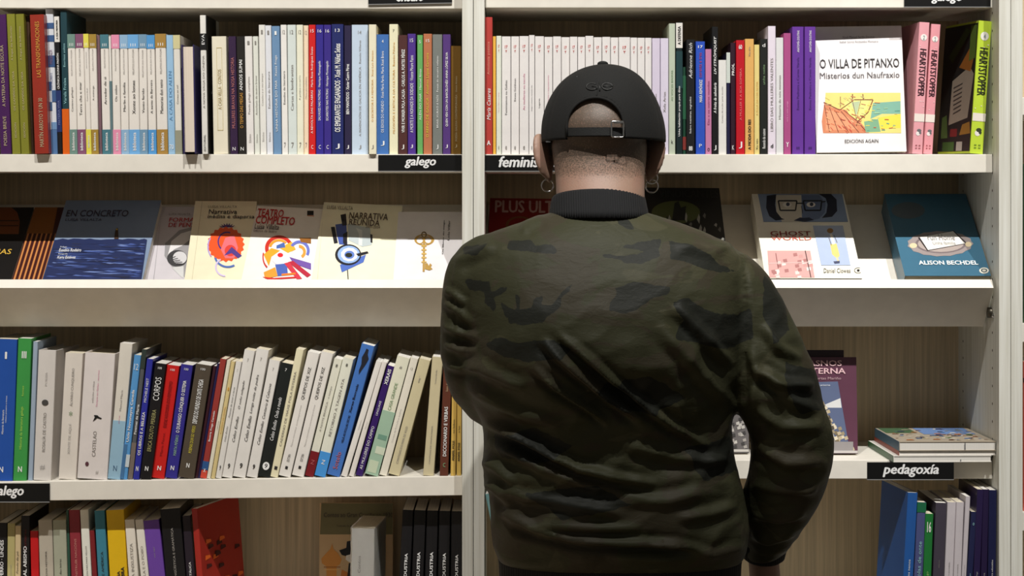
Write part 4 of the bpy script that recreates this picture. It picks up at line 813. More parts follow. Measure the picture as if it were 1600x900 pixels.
f = vface('dark plum book standing just behind the mauve lighthouse book', .135, [(1180, 547), (1318, 547), (1322, 705.5), (1180, 705.5)], .014, (50, 26, 40), lean=4, gain=.9); f.done()
f = vface('grey photo book facing out, seen between the man\'s arm and waist', .115, [(1060, 566), (1170, 566), (1172, 708), (1058, 708)], .014, (110, 106, 106), lean=6, gain=.9)
for k in range(40):
    y_ = 640+62*random.random(); x_ = 1130+36*random.random(); f.poly(random.choice([(170, 165, 160), (70, 68, 68), (200, 196, 190)]), [(x_, y_), (x_+5, y_-2), (x_+6, y_+3), (x_+1, y_+4)])
f.rect((200, 196, 190), 1062, 702, 1170, 706); f.done()
f = vface('green and tan book facing out with an onion dome, bottom left shelf', .235, [(502, 786), (616, 786), (614, 964), (498, 964)], .012, (196, 166, 126), lean=5, gain=1.15)
f.poly((110, 104, 70), [(502, 786), (616, 786), (615, 835), (500, 835)]); f.text('Contos ao Gran Camiño ao 1930', 506, 801, 616, 808, (50, 40, 40)); f.text('Tradución do galego', 526, 820, 556, 824, (60, 52, 46))
f.poly((206, 140, 66), [(519, 849), (521, 858), (528, 864), (534, 874), (531, 882), (526, 885), (526, 915), (510, 915), (510, 885), (503, 880), (502, 873), (509, 865), (516, 858)]); f.poly((196, 120, 50), [(534, 890), (543, 894), (546, 915), (530, 915)])
f.line((160, 96, 40), 506, 886, 532, 886, 1.5); f.line((230, 180, 110), 506, 890, 530, 890, 1.2)
f.poly((18, 18, 20), [(530, 860), (541, 856), (542, 846), (552, 844), (562, 850), (562, 862), (540, 869), (534, 867)]); f.poly((226, 220, 210), [(541, 868), (556, 864), (556, 880), (545, 878), (540, 874)]); f.poly((22, 22, 24), [(545, 880), (570, 874), (575, 915), (541, 915)])
f.done()
R4.prev = 'x'
root, w_, h = sbook(R4, 549, 586, 826, 548, 585, (216, 214, 208), 'wrapped', yaw=-5, d=.13, rec=-.01, full='thick white book in crinkled clear wrap before the onion-dome cover', scat='book', txt=[('Contos', .55, .80, .12, 'g', '', .35), ('edición', .1, .5, .1, 'g', '', .7)])
# its loose plastic wrap
bm = bmesh.new(); v_, f_ = box_vf(-w_/2-.0016, w_/2+.0016, -.0018, .131, .0, h+.002)
me = mesh_pd(v_, f_); bm.from_mesh(me); bmesh.ops.subdivide_edges(bm, edges=bm.edges[:], cuts=14, use_grid_fill=True)
for q in bm.verts:
    nn = noise.noise(q.co*90)*.0012; q.co += q.co.normalized()*0+Vector((nn, -abs(nn), abs(nn)*.6))
bm.to_mesh(me); bm.free()
pl = bpy.data.materials.new('clear_wrap'); pl.use_nodes = True; pb = pl.node_tree.nodes['Principled BSDF']; pb.inputs['Transmission Weight'].default_value = 1; pb.inputs['Roughness'].default_value = .08; pb.inputs['IOR'].default_value = 1.05; pb.inputs['Base Color'].default_value = (.97, .97, .97, 1); pb.inputs['Specular IOR Level'].default_value = 1
link('plastic_wrap', me, pl, root)

# pile lying on the third shelf, right bookcase
def lying(label, quad_px, zb, t, cm, pages, yfront, yback, art=None, spine=None):
    """quad: px of front-left, front-right corners (at yfront); runs back to yback with the left side following px_bl"""
    (xl, yl), (xr, yr), xbl = quad_px
    A = W(xl, 0, yfront); B = W(xr, 0, yfront+.004); Cc = W(xbl, 0, yback)
    ux = Vector((B.x-A.x, B.y-A.y, 0)); w_ = ux.length; ux.normalize()
    uy = Vector((-ux.y, ux.x, 0))
    M = Matrix(((ux.x, uy.x, 0, A.x), (ux.y, uy.y, 0, A.y), (0, 0, 1, zb), (0, 0, 0, 1)))
    o = thing('book', label, 'book', M, 'stack of flat books on the right bookcase')
    dd = yback-yfront; c = .0012
    v, f = [], []
    for b_ in ((0, w_, 0, dd, 0, c), (0, w_, 0, dd, t-c, t), (0, c, 0, dd, c, t-c)):
        vv, ff = box_vf(*b_); k = len(v); v += vv; f += [tuple(i+k for i in q) for q in ff]
    link('cover', mesh_pd(v, f), cm, o)
    pv, pf = box_vf(c, w_-.001, .001, dd-.001, c, t-c); link('page_block', mesh_pd(pv, pf), pages, o)
    return o, w_, dd, t
z0 = Z(719)+.0004
yf = .012
o, w_, dd, t = lying('flat white book with a green spine at the bottom of the pile', [(1396, 0), (1549, 0), 1355], z0, .0115, mat((226, 222, 214), .4), M_PAGEW, yf, .22)
box('spine_band', (-.0006, .0, 0, dd, .0, .0115), mat((44, 92, 52), .4), o)
lettering('edge_lettering', '■', mat((90, 90, 95), .5), o, w_*.68, .002, w_*.69, .005, y=-.0008)
o, w_, dd, t = lying('flat white book with red spine, second in the pile', [(1405, 0), (1555.5, 0), 1364], z0+.0119, .008, mat((228, 222, 214), .4), M_PAGEW, yf+.002, .215)
box('spine_band', (-.0006, .0, 0, dd, .0, .008), mat((150, 60, 40), .4), o)
o, w_, dd, t = lying('flat book with a colourful picture cover topping the pile', [(1405, 0), (1556, 0), 1365], z0+.0203, .0165, mat((170, 158, 140), .4), M_PAGEW, yf, .21)
box('spine_band', (-.0006, .0, 0, dd, .0, .0165), mat((60, 90, 110), .4), o)
lettering('edge_lettering', 'l', mat((90, 90, 95), .5), o, w_*.675, .002, w_*.685, .014, y=-.0008)
it = [(mat((110, 140, 190), .4), [(w_*.4, .10), (w_*.95, .10), (w_*.95, dd-.005), (w_*.4, dd-.005)]), (mat((70, 100, 70), .4), [(.004, .12), (w_*.35, .12), (w_*.35, dd-.005), (.004, dd-.005)])]
for k in range(90):
    x_, y_ = w_*random.random()*.94, .01+(dd-.03)*random.random(); s_ = random.uniform(.004, .016)
    it.append((mat(random.choice([(206, 190, 160), (120, 80, 60), (90, 130, 180), (90, 110, 60), (226, 220, 205), (60, 60, 90), (180, 110, 60), (150, 140, 120)]), .4), [(x_, y_), (min(w_-.002, x_+s_), y_), (min(w_-.002, x_+s_*.8), y_+s_*.7), (x_+s_*.2, y_+s_*.6)]))
pc = prints('cover_print', it, o); pc.matrix_local = Matrix.Translation((0, 0, t)) @ Matrix.Rotation(-math.pi/2, 4, 'X')

# ------------------------------------------------------------------ shelf-edge labels
def shelf_label(label, x0, x1, y0, y1, words, tx0, ty0, tx1, ty1, y=SF-.0035, tilt=0, sheen=0):
    a = W(x0, y1, y); c = W(x1, y0, y)
    o = thing('shelf_label', label, 'sign', Matrix.Translation((a.x, y, a.z)) @ Matrix.Rotation(tilt, 4, 'Y'), 'black shelf-edge labels')
    w_, h = c.x-a.x, c.z-a.z
    box('backing', (0, w_, .0, .003, 0, h), M_BLACK, o, .0004)
    if y < SF-.01: box('holder', (w_*.08, w_*.92, .003, SF-y-.0005, h*.15, h*.6), mat((60, 60, 60), .5), o)
    t0 = W(tx0, ty1, y); t1 = W(tx1, ty0, y)
    lettering('lettering', words, mat((240, 240, 238), .5, 1.1, 'ink'), o, t0.x-a.x, t0.z-a.z, t1.x-a.x, t1.z-a.z, y=-.0006, bold=.035, shear=.22)
    box('clear_sleeve_edge', (0, w_, -.0004, .003, -.0012, 0), mat((150, 150, 150), .2), o)
shelf_label('black label reading galego under the books left of the central divider', 591, 721.5, 242, 267, 'galego', 632, 244.5, 681.5, 263)
shelf_label('black label reading feminismo right of the central divider', 757.5, 893, 242.5, 267, 'feminismo', 779, 244, 871, 261.5)
shelf_label('black label reading galego at the left edge under the third shelf', -62, 77.5, 755.5, 784, 'galego', -13, 758.5, 37.5, 779)
shelf_label('black label reading pedagoxía on the third shelf of the right bookcase', 1355, 1490.5, 722.5, 749, 'pedagoxía', 1379, 725, 1467, 745.5, y=.004)
shelf_label('black label reading ensaio at the top edge, left of the divider', 575.5, 706.5, -20, 6.5, 'ensaio', 619, -14, 663, 3.5, tilt=-.018)
shelf_label('black label reading galego at the top edge, far right', 1413, 1548, -18, 10.5, 'galego', 1455, -12, 1504, 6)
# ------------------------------------------------------------------ the man, seen from behind
YM = -.50
def loft_vf(rings, n=48, ex=2.3, base=0):
    """rings of (cx, cy, z, rx, ry_back, ry_front)"""
    v, f = [], []
    for (cx, cy, z, rx, rb, rf) in rings:
        for k in range(n):
            a = 2*math.pi*k/n; c, s = math.cos(a), math.sin(a)
            x = math.copysign(abs(c)**(2/ex), c)*rx; y = math.copysign(abs(s)**(2/ex), s)*(rf if s > 0 else rb)
            v.append(Vector((cx+x, cy+y, z)))
    N = len(rings)
    for i in range(N-1):
        for k in range(n): f.append((base+i*n+k, base+i*n+(k+1) % n, base+(i+1)*n+(k+1) % n, base+(i+1)*n+k))
    f.append(tuple(base+k for k in range(n))[::-1]); f.append(tuple(base+(N-1)*n+k for k in range(n)))
    return v, f
def smooth_path(pts, m=6):
    """Catmull-Rom through (x,y,z,r) tuples"""
    P = [np.array(p, float) for p in pts]; P = [2*P[0]-P[1]]+P+[2*P[-1]-P[-2]]; out = []
    for i in range(1, len(P)-2):
        for k in range(m):
            t = k/m; a, b_, c, d = P[i-1:i+3]
            out.append(.5*((2*b_)+(-a+c)*t+(2*a-5*b_+4*c-d)*t*t+(-a+3*b_-3*c+d)*t**3))
    out.append(P[-2]); return out
class Clay:
    def __init__(s): s.v, s.f = [], []
    def add(s, vf):
        k = len(s.v); s.v += list(vf[0]); s.f += [tuple(i+k for i in q) for q in vf[1]]
    def loft(s, rings, **k): s.add(loft_vf(rings, **k))
    def limb(s, pts, n=16):
        q = smooth_path(pts); P = [Vector(p[:3]) for p in q]; R = [p[3] for p in q]
        s.add(tube_vf(P, R, n)); s.ball(P[0], (R[0],)*3); s.ball(P[-1], (R[-1],)*3)
    def ball(s, c, r, rot=None, n=20):
        v, f = [], []; m = n//2
        for i in range(1, m):
            th = math.pi*i/m
            for k in range(n):
                a = 2*math.pi*k/n; p = Vector((r[0]*math.sin(th)*math.cos(a), r[1]*math.sin(th)*math.sin(a), r[2]*math.cos(th)))
                v.append(Vector(c)+(rot @ p if rot else p))
        top = len(v); p = Vector((0, 0, r[2])); v.append(Vector(c)+(rot @ p if rot else p)); v.append(Vector(c)-(rot @ p if rot else p))
        for i in range(m-2):
            for k in range(n): f.append((i*n+k, (i+1)*n+k, (i+1)*n+(k+1) % n, i*n+(k+1) % n))
        for k in range(n):
            f.append((top, k, (k+1) % n)); f.append((top+1, (m-2)*n+(k+1) % n, (m-2)*n+k))
        s.add((v, f))
    def skin(s, voxel, smooth=6, fac=.5):
        me = mesh_pd(s.v, s.f); bm = bmesh.new(); bm.from_mesh(me)
        # outward normals for every closed piece
        bmesh.ops.recalc_face_normals(bm, faces=bm.faces[:]); bm.to_mesh(me); bm.free()
        o = bpy.data.objects.new('clay', me); C.objects.link(o)
        r = o.modifiers.new('r', 'REMESH'); r.mode = 'VOXEL'; r.voxel_size = voxel
        if smooth:
            q = o.modifiers.new('s', 'SMOOTH'); q.iterations = smooth; q.factor = fac
        dg = bpy.context.evaluated_depsgraph_get(); out = bpy.data.meshes.new_from_object(o.evaluated_get(dg))
        bpy.data.objects.remove(o); out.shade_smooth(); return out
def co_of(me): a = np.empty(len(me.vertices)*3); me.vertices.foreach_get('co', a); return a.reshape(-1, 3)
def no_of(me):
    a = np.empty(len(me.vertices)*3); me.vertex_normals.foreach_get('vector', a); return a.reshape(-1, 3)
def set_co(me, a): me.vertices.foreach_set('co', a.ravel()); me.update()
def px_of(co): s = (D+co[:, 1])/F; return co[:, 0]/s+CX, CY-(co[:, 2]-HZ)/s

man = thing('person', 'man in black cap and dark camouflage bomber jacket reading with his back turned', 'person', Matrix.Translation((.12, YM, 0)))
def mlink(name, me, m, parent=man):
    """meshes are authored in world space; hang them on the man"""
    o = link(name, me, m, parent); o.matrix_parent_inverse = Matrix.Translation((-.12, -YM, 0)) if parent is man else Matrix.Identity(4); return o

s0 = (D+YM)/F
X = lambda px, y=YM: (px-CX)*(D+y)/F
ZM = lambda py, y=YM: HZ-(py-CY)*(D+y)/F
# -- torso silhouette rows: py, left px, right px, back reach, front reach, centre y
TR = [(329, 872, 1001, .548), (338, 842, 1030, .560), (348, 812, 1062, .573), (362, 772, 1100, .587), (378, 738, 1138, .600), (398, 720, 1158, .612),
      (430, 716, 1164, .630), (480, 717, 1166, .652), (525, 720, 1165, .661), (560, 722, 1160, .657), (590, 723, 1156, .646), (625, 736, 1149, .631), (660, 752, 1144, .619), (700, 756, 1147, .612),
      (745, 755, 1156, .611), (790, 764, 1165, .612), (825, 768, 1169, .612), (852, 771, 1168, .604), (870, 777, 1163, .596), (880, 783, 1158, .588)]
FR = [.415, .405, .400, .395, .390, .386, .380, .374, .370, .368, .367, .362, .357, .350, .346, .342, .341, .342, .351, .359]
TR = [(p, l, r, b_+(f_-b_)*.47, 0, -b_+0, f_) for (p, l, r, b_), f_ in zip(TR, FR)]
TR = [(p, l, r, (-y_)-.49+0.0, .49-f_, -.49) for (p, l, r, _, _, y_, f_) in TR]
J = Clay()
J.loft([(X((l+r)/2), cy, ZM(py), (r-l)/2*s0, rb, rf) for py, l, r, rb, rf, cy in TR][::-1], n=64, ex=2.35)
def arm(pts): return [(X(px, y), y, ZM(py, y), r) for px, py, y, r in pts]
RA = arm([(1100, 434, -.50, .052), (1136, 452, -.50, .060), (1164, 494, -.505, .062), (1188, 550, -.51, .0640), (1210, 605, -.515, .0655), (1231, 665, -.51, .0620), (1236, 712, -.50, .0620), (1224, 762, -.47, .0580), (1206, 806, -.43, .0500), (1197, 832, -.40, .0430), (1194, 846, -.39, .0385)])
LA = arm([(790, 425, -.50, .060), (762, 436, -.50, .064), (755, 490, -.50, .0640), (756, 545, -.485, .066), (766, 590, -.46, .064), (790, 615, -.41, .060), (830, 622, -.34, .054), (872, 612, -.27, .047), (905, 598, -.22, .040)])
J.limb(RA, 24); J.limb(LA, 24)
me = J.skin(.0042, 10, .5)
co, no = co_of(me), no_of(me)
px, py = px_of(co)
# folds and puckers: ridges along lines measured on the back of the jacket
def ridge(line, amp, wd, back=True, skew=.6):
    global disp
    L = [(670+x/1.4516, 280+y/1.4516) for x, y in line]
    best = np.full(len(co), 1e9); sgn = np.zeros(len(co)); tt = np.zeros(len(co)); tot = sum(math.dist(L[i], L[i+1]) for i in range(len(L)-1)); acc = 0
    for (x0, y0), (x1, y1) in zip(L[:-1], L[1:]):
        dx, dy = x1-x0, y1-y0; ll = math.hypot(dx, dy); t = np.clip(((px-x0)*dx+(py-y0)*dy)/ll**2, 0, 1)
        ex_, ey = px-(x0+t*dx), py-(y0+t*dy); d_ = np.hypot(ex_, ey); k = d_ < best
        best[k] = d_[k]; sgn[k] = np.sign(dx*ey-dy*ex_)[k]; tt[k] = ((acc+t*ll)/tot)[k]; acc += ll
    taper = np.clip(np.minimum(tt, 1-tt)*5, 0, 1)**.7
    g = np.exp(-(best/wd)**2)-skew*np.exp(-((best-wd*1.9)/(wd*1.0))**2)*(sgn > 0)-.25*np.exp(-((best-wd*1.7)/(wd*1.1))**2)*(sgn < 0)
    m = (no[:, 1] < .2) if back else 1
    disp += amp*g*taper*m
disp = np.zeros(len(co))
FO = [([(255, 362), (300, 405), (350, 448), (410, 500), (490, 550)], .0075, 8), ([(290, 350), (345, 392), (420, 458), (480, 505), (560, 565), (640, 610)], .0060, 7), ([(240, 425), (290, 470), (350, 512), (410, 560)], .0055, 6),
      ([(120, 552), (200, 578), (270, 622), (340, 655), (440, 680), (520, 692)], .0075, 8), ([(150, 600), (250, 650), (350, 690), (500, 715)], .004, 9), ([(190, 775), (250, 800), (330, 816), (430, 822), (560, 828), (640, 842)], .0070, 7),
      ([(160, 752), (240, 785), (350, 792), (480, 790)], .0050, 7), ([(560, 285), (620, 350), (690, 425)], .0055, 9), ([(520, 330), (600, 420), (690, 520)], .0045, 11), ([(440, 600), (560, 632), (690, 640)], .0045, 9), ([(640, 700), (540, 730), (380, 728)], .0045, 10),
      ([(90, 470), (180, 520), (300, 560)], .0045, 10), ([(60, 390), (140, 440), (220, 470)], .0045, 9), ([(130, 690), (220, 720), (330, 738), (450, 760)], .0045, 8), ([(700, 600), (640, 640), (600, 700)], .003, 9),
      ([(735, 425), (790, 462), (872, 470)], .006, 8), ([(745, 520), (800, 560), (885, 560)], .005, 9), ([(740, 600), (810, 640), (900, 640)], .005, 9), ([(760, 330), (790, 380), (845, 410)], .0045, 8), ([(735, 690), (800, 700), (880, 700)], .005, 8), ([(730, 760), (790, 765), (850, 750)], .006, 8), ([(730, 810), (770, 820), (830, 800)], .006, 7),
      ([(730, 380), (745, 440), (735, 520)], .004, 8), ([(760, 430), (830, 500), (880, 530)], .004, 9), ([(35, 280), (70, 300), (100, 330)], .004, 6), ([(30, 330), (62, 345), (110, 360)], .005, 6), ([(35, 375), (70, 385), (110, 392)], .005, 6), ([(40, 420), (80, 428), (120, 432)], .005, 6),
      ([(36, 250), (60, 262), (84, 285)], .004, 5), ([(60, 190), (100, 170), (150, 150)], .0035, 8), ([(210, 120), (225, 100), (260, 82)], .004, 6), ([(690, 150), (640, 165), (560, 150)], .003, 9), ([(120, 640), (150, 650), (200, 690)], .005, 7), ([(118, 690), (150, 702), (190, 740)], .005, 7), ([(700, 740), (640, 760), (560, 770)], .004, 8),
      ([(712, 830), (640, 850), (540, 858), (400, 852)], .003, 7)]
for q_, (l, a, w_) in enumerate(FO): ridge(l, a*(2.0 if q_ < 6 else 1.6), w_*(.85 if q_ < 6 else .95))
def groove(line, amp, wd): ridge(line, -amp, wd, skew=0)
groove([(712, 175), (722, 230), (728, 290), (726, 350), (716, 420), (706, 480)], .0020, 2.6)      # armhole seams
groove([(62, 165), (50, 220), (52, 280), (58, 340), (74, 400)], .0020, 2.6)
# soft random drape, stretched down-right, stronger low on the back
for i in range(len(co)):
    x, y, z = co[i]; q = Vector((x*5+z*3.2, y*5, z*9-x*5))
    lo = min(1, max(0, (py[i]-430)/220)); lo = .30+.70*lo
    n1 = noise.noise(q); n2 = noise.noise(Vector((x*13+z*9, y*14, z*24-x*14)))
    disp[i] += lo*(.0065*(1-abs(n1)*2.4)+.0030*(1-abs(n2)*2.4))-.003*lo
# stitched puckers beside the right armhole
pk = np.exp(-((px-(1166+2*np.sin(py/40)))/7)**2)*((py > 375) & (py < 520)); disp += pk*.0012*np.sin(py*1.25)
disp *= .30+.70*np.clip(-no[:, 1]*1.3, 0, 1)
end = np.clip((888-py)/14, 0, 1)
co2 = co+no*(disp*end)[:, None]
set_co(me, co2)
# camouflage patches as a blurred mask the cloth material reads
CP = [[(190, 300), (320, 310), (360, 340), (440, 335), (487, 375), (460, 390), (340, 385), (200, 365)],
 [(840, 350), (930, 320), (990, 310), (1060, 305), (1060, 410), (960, 440), (860, 445), (840, 420), (740, 405), (735, 395), (850, 400), (940, 390), (990, 370), (900, 360)],
 [(1110, 310), (1230, 350), (1330, 395), (1400, 450), (1490, 490), (1400, 490), (1290, 470), (1200, 430), (1120, 420)],
 [(800, 580), (920, 545), (1020, 570), (1115, 575), (1110, 620), (1000, 650), (930, 710), (850, 725), (770, 710), (775, 660), (820, 620)],
 [(730, 140), (870, 150), (880, 200), (910, 245), (850, 235), (810, 190)],
 [(-60, 530), (95, 545), (100, 600), (200, 570), (190, 600), (120, 640), (135, 700), (110, 720), (70, 660), (60, 610), (-20, 590)],
 [(150, 680), (140, 640), (200, 690), (240, 700), (245, 620), (270, 640), (270, 700), (330, 690), (340, 650), (390, 635), (380, 680), (440, 680), (500, 610), (560, 555), (565, 570), (500, 640), (500, 690), (420, 740), (400, 790), (200, 790), (190, 740)],
 [(1120, 670), (1220, 640), (1280, 690), (1400, 730), (1500, 730), (1580, 690), (1590, 870), (1450, 930), (1300, 900), (1150, 870), (1190, 760)],
 [(-60, 345), (80, 340), (60, 370), (30, 405), (-60, 405)],
 [(60, 900), (160, 860), (260, 900), (420, 870), (560, 930), (500, 985), (300, 1000), (160, 960)],
 [(1650, 500), (1760, 640), (1800, 820), (1700, 900), (1640, 720)], [(1780, 1000), (1960, 1060), (2010, 1260), (1860, 1300), (1760, 1150)],
 [(100, 1420), (350, 1380), (560, 1480), (400, 1580), (160, 1540)], [(700, 1150), (1000, 1080), (1200, 1200), (1000, 1300), (760, 1260)], [(1200, 1500), (1450, 1420), (1560, 1600), (1300, 1680)], [(300, 1750), (700, 1700), (900, 1820), (500, 1900)]]
mask = np.zeros(len(co)); q1, q2 = 740+0*px, 290
ux_, uy_ = (px-740)*3.636, (py-290)*3.636
for P in CP:
    ins = np.zeros(len(co), bool); n = len(P); dmin = np.full(len(co), 1e9)
    for i in range(n):
        (x0, y0), (x1, y1) = P[i], P[(i+1) % n]
        if y0 != y1:
            c = ((y0 > uy_) != (y1 > uy_)) & (ux_ < (x1-x0)*(uy_-y0)/(y1-y0)+x0); ins ^= c
        dx, dy = x1-x0, y1-y0; t = np.clip(((ux_-x0)*dx+(uy_-y0)*dy)/(dx*dx+dy*dy), 0, 1); dmin = np.minimum(dmin, np.hypot(ux_-x0-t*dx, uy_-y0-t*dy))
    mask = np.maximum(mask, np.clip(.5+np.where(ins, dmin, -dmin)/60, 0, 1))
mask[co[:, 1] > YM-.02] = 0
at = me.attributes.new('camo', 'FLOAT', 'POINT'); at.data.foreach_set('value', mask)
jm = bpy.data.materials.new('camouflage_nylon'); jm.use_nodes = True; nt = jm.node_tree; pb = nt.nodes['Principled BSDF']; L = nt.links.new
tc = nt.nodes.new('ShaderNodeTexCoord')
def noise_(sc_, det, dist=0, map_=(1, 1, 1)):
    mp = nt.nodes.new('ShaderNodeMapping'); mp.inputs['Scale'].default_value = map_; n = nt.nodes.new('ShaderNodeTexNoise'); n.inputs['Scale'].default_value = sc_; n.inputs['Detail'].default_value = det; n.inputs['Distortion'].default_value = dist
    L(tc.outputs['Object'], mp.inputs['Vector']); L(mp.outputs[0], n.inputs['Vector']); return n.outputs['Fac']
def math_(op, a, b_=None):
    m = nt.nodes.new('ShaderNodeMath'); m.operation = op
    for i, v in enumerate((a, b_)):
        if v is None: continue
        if isinstance(v, (int, float)): m.inputs[i].default_value = v
        else: L(v, m.inputs[i])
    return m.outputs[0]
def step(v, lo, hi):
    m = nt.nodes.new('ShaderNodeMapRange'); m.inputs['From Min'].default_value = lo; m.inputs['From Max'].default_value = hi; L(v, m.inputs['Value']); return m.outputs[0]
def mixc(fac, a, b_):
    m = nt.nodes.new('ShaderNodeMixRGB'); L(fac, m.inputs[0])
    for i, v in ((1, a), (2, b_)):
        if isinstance(v, tuple): m.inputs[i].default_value = (*v, 1)
        else: L(v, m.inputs[i])
    return m.outputs[0]
ca = nt.nodes.new('ShaderNodeAttribute'); ca.attribute_name = 'camo'
OLIVE, BROWN, KHAKI, DARK = (.0420, .0425, .0215), (.0450, .0390, .0235), (.0560, .0540, .0290), (.0175, .0190, .0145)
c0 = mixc(step(noise_(9, 3, 1.0, (1, 1, 1.6)), .52, .54), OLIVE, BROWN)
c0 = mixc(step(noise_(7.5, 3, 1.4, (1, 1, 1.8)), .60, .62), c0, KHAKI)
dk = step(math_('ADD', ca.outputs['Fac'], math_('MULTIPLY', math_('SUBTRACT', noise_(55, 4), .5), .7)), .49, .53)
c0 = mixc(dk, c0, DARK)
L(c0, pb.inputs['Base Color'])
pb.inputs['Roughness'].default_value = .58; pb.inputs['Specular IOR Level'].default_value = .2
nb = nt.nodes.new('ShaderNodeBump'); nb.inputs['Strength'].default_value = .5; nb.inputs['Distance'].default_value = .0018
L(noise_(60, 6, .6, (1, 1, 2.2)), nb.inputs['Height']); L(nb.outputs[0], pb.inputs['Normal'])
jk = mlink('bomber_jacket', me, jm)
RIB = mat((10, 11, 14), .9, 1.0, 'rib')
# collar, hem and cuffs of black rib knit
def ring_band(name, rings, m, th=.004, n=72, ex=2.2, rib=.0006, nr=90):
    """open band (no caps) given thickness by a second inner wall"""
    v, f = [], []; R = len(rings)
    for side in (0, 1):
        for (cx, cy, z, rx, rb, rf, tz) in rings:
            for k in range(n*2):
                a = math.pi*k/n; c, s_ = math.cos(a), math.sin(a); o_ = -th*side+rib*(k % 2)*(1-side)
                x = math.copysign(abs(c)**(2/ex), c)*(rx+o_); y = math.copysign(abs(s_)**(2/ex), s_)*((rf if s_ > 0 else rb)+o_)
                v.append((cx+x, cy+y, z+tz+tz*s_))
    N = n*2
    for side in (0, 1):
        b0 = side*R*N
        for i in range(R-1):
            for k in range(N):
                q = (b0+i*N+k, b0+i*N+(k+1) % N, b0+(i+1)*N+(k+1) % N, b0+(i+1)*N+k); f.append(q if not side else q[::-1])
    for k in range(N):
        f.append((k, R*N+k, R*N+(k+1) % N, (k+1) % N)); a = (R-1)*N; f.append((a+k, a+(k+1) % N, R*N+a+(k+1) % N, R*N+a+k))
    return mlink(name, mesh_pd(v, f, smooth=True), m)
cx = X(936)
ring_band('collar', [(cx, -.494, ZM(340), .0760, .079, .080, -.002), (cx, -.489, ZM(328), .0745, .076, .076, -.005), (cx, -.480, ZM(311), .0725, .070, .070, -.009), (cx, -.476, ZM(299), .0708, .066, .068, -.012), (cx, -.475, ZM(295), .0690, .063, .066, -.013)], RIB, .005)
hx = X(970)
ring_band('hem_band', [(hx, -.475, ZM(870), .186, .118, .122, 0), (hx, -.475, ZM(884), .184, .110, .116, 0), (hx, -.475, ZM(905), .183, .107, .113, 0), (hx, -.475, ZM(940), .182, .106, .112, 0), (hx, -.475, ZM(950), .180, .103, .110, 0)], RIB, .006)
def tube_band(name, pa, pb_, ra, rb_):
    a, b_ = Vector(pa), Vector(pb_)
    pts = [a.lerp(b_, t) for t in (0, .12, .5, .88, 1)]; rr = [ra*.9, ra, (ra+rb_)/2, rb_, rb_*.85]
    v, f = tube_vf(pts, rr, 40); m2 = mesh_pd(v, f, smooth=True); return mlink(name, m2, RIB)
rw, lw = Vector(RA[-1][:3]), Vector(LA[-1][:3])
rdir, ldir = Vector((.0, .22, -.95)).normalized(), Vector((.45, .75, .15)).normalized()
tube_band('cuff', rw-rdir*.005, rw+rdir*.030, .0385, .033); tube_band('cuff', lw-ldir*.005, lw+ldir*.050, .040, .033)

# -- body: head, neck, ears, face, trunk, hands and legs as one continuous surface
B = Clay()
hx = X(939); HD = -.43
def zz(p): return ZM(p, HD)
B.ball((hx, HD+.002, zz(194)), (.0775, .098, .074), n=32)                       # cranium
B.ball((hx, HD-.020, zz(203)), (.0745, .082, .060), n=32)                       # occiput
def nr(py, back, front, rx): c_ = (back+front)/2; return (hx, -(c_), zz(py), rx, (back-front)/2, (back-front)/2)
B.loft([nr(350, .560, .43, .066), nr(330, .553, .425, .0672), nr(300, .541, .42, .0672), nr(275, .5265, .41, .0680), nr(250, .520, .40, .0715), nr(225, .519, .38, .0735)], n=40, ex=2.1)
B.ball((hx, HD+.052, zz(238)), (.056, .056, .070), Matrix.Rotation(math.radians(-18), 3, 'X'), n=24)   # face and jaw, bowed down
B.ball((hx, HD+.082, zz(272)), (.026, .024, .020)); B.ball((hx, HD+.116, zz(232)), (.011, .016, .024), Matrix.Rotation(math.radians(-25), 3, 'X'))
B.ball((hx, HD+.104, zz(258)), (.022, .012, .007)); B.ball((hx, HD+.092, zz(214)), (.045, .016, .010))
for sx in (-1, 1):
    B.ball((hx+sx*.040, HD+.085, zz(238)), (.018, .016, .016))
    ex_ = hx+sx*.0835; er = Matrix.Rotation(sx*math.radians(38), 3, 'Z') @ Matrix.Rotation(sx*math.radians(14), 3, 'Y')
    B.ball((ex_, HD-.002, zz(243)), (.0065, .020, .034), er, n=24)
    # helix rim and lobe
    rim = []
    for k in range(15):
        a = math.radians(-70+k*230/14); q = er @ Vector((sx*.003, -.019*math.cos(a), .033*math.sin(a))); rim.append((ex_+q.x, HD-.002+q.y, zz(243)+q.z, .0042))
    B.limb(rim, 10)
    B.ball((hx+sx*.077, HD-.004, zz(273)), (.006, .010, .013), n=16)
B.loft([(X(938), -.485, ZM(345), .066, .058, .055), (X(938), -.49, ZM(385), .125, .080, .075), (X(940), -.49, ZM(425), .175, .100, .09), (X(940), -.49, ZM(500), .180, .115, .10), (X(950), -.48, ZM(650), .160, .100, .105), (X(962), -.475, ZM(800), .165, .105, .11), (X(966), -.475, ZM(900), .168, .108, .11), (X(966), -.475, ZM(985), .165, .118, .10), (X(966), -.475, ZM(1030), .150, .105, .09)][::-1], n=40)
def thin(L_, k=.6): return [(x, y, z, r*k) for x, y, z, r in L_]
B.limb(thin(RA[1:])); B.limb(thin(LA[1:]))
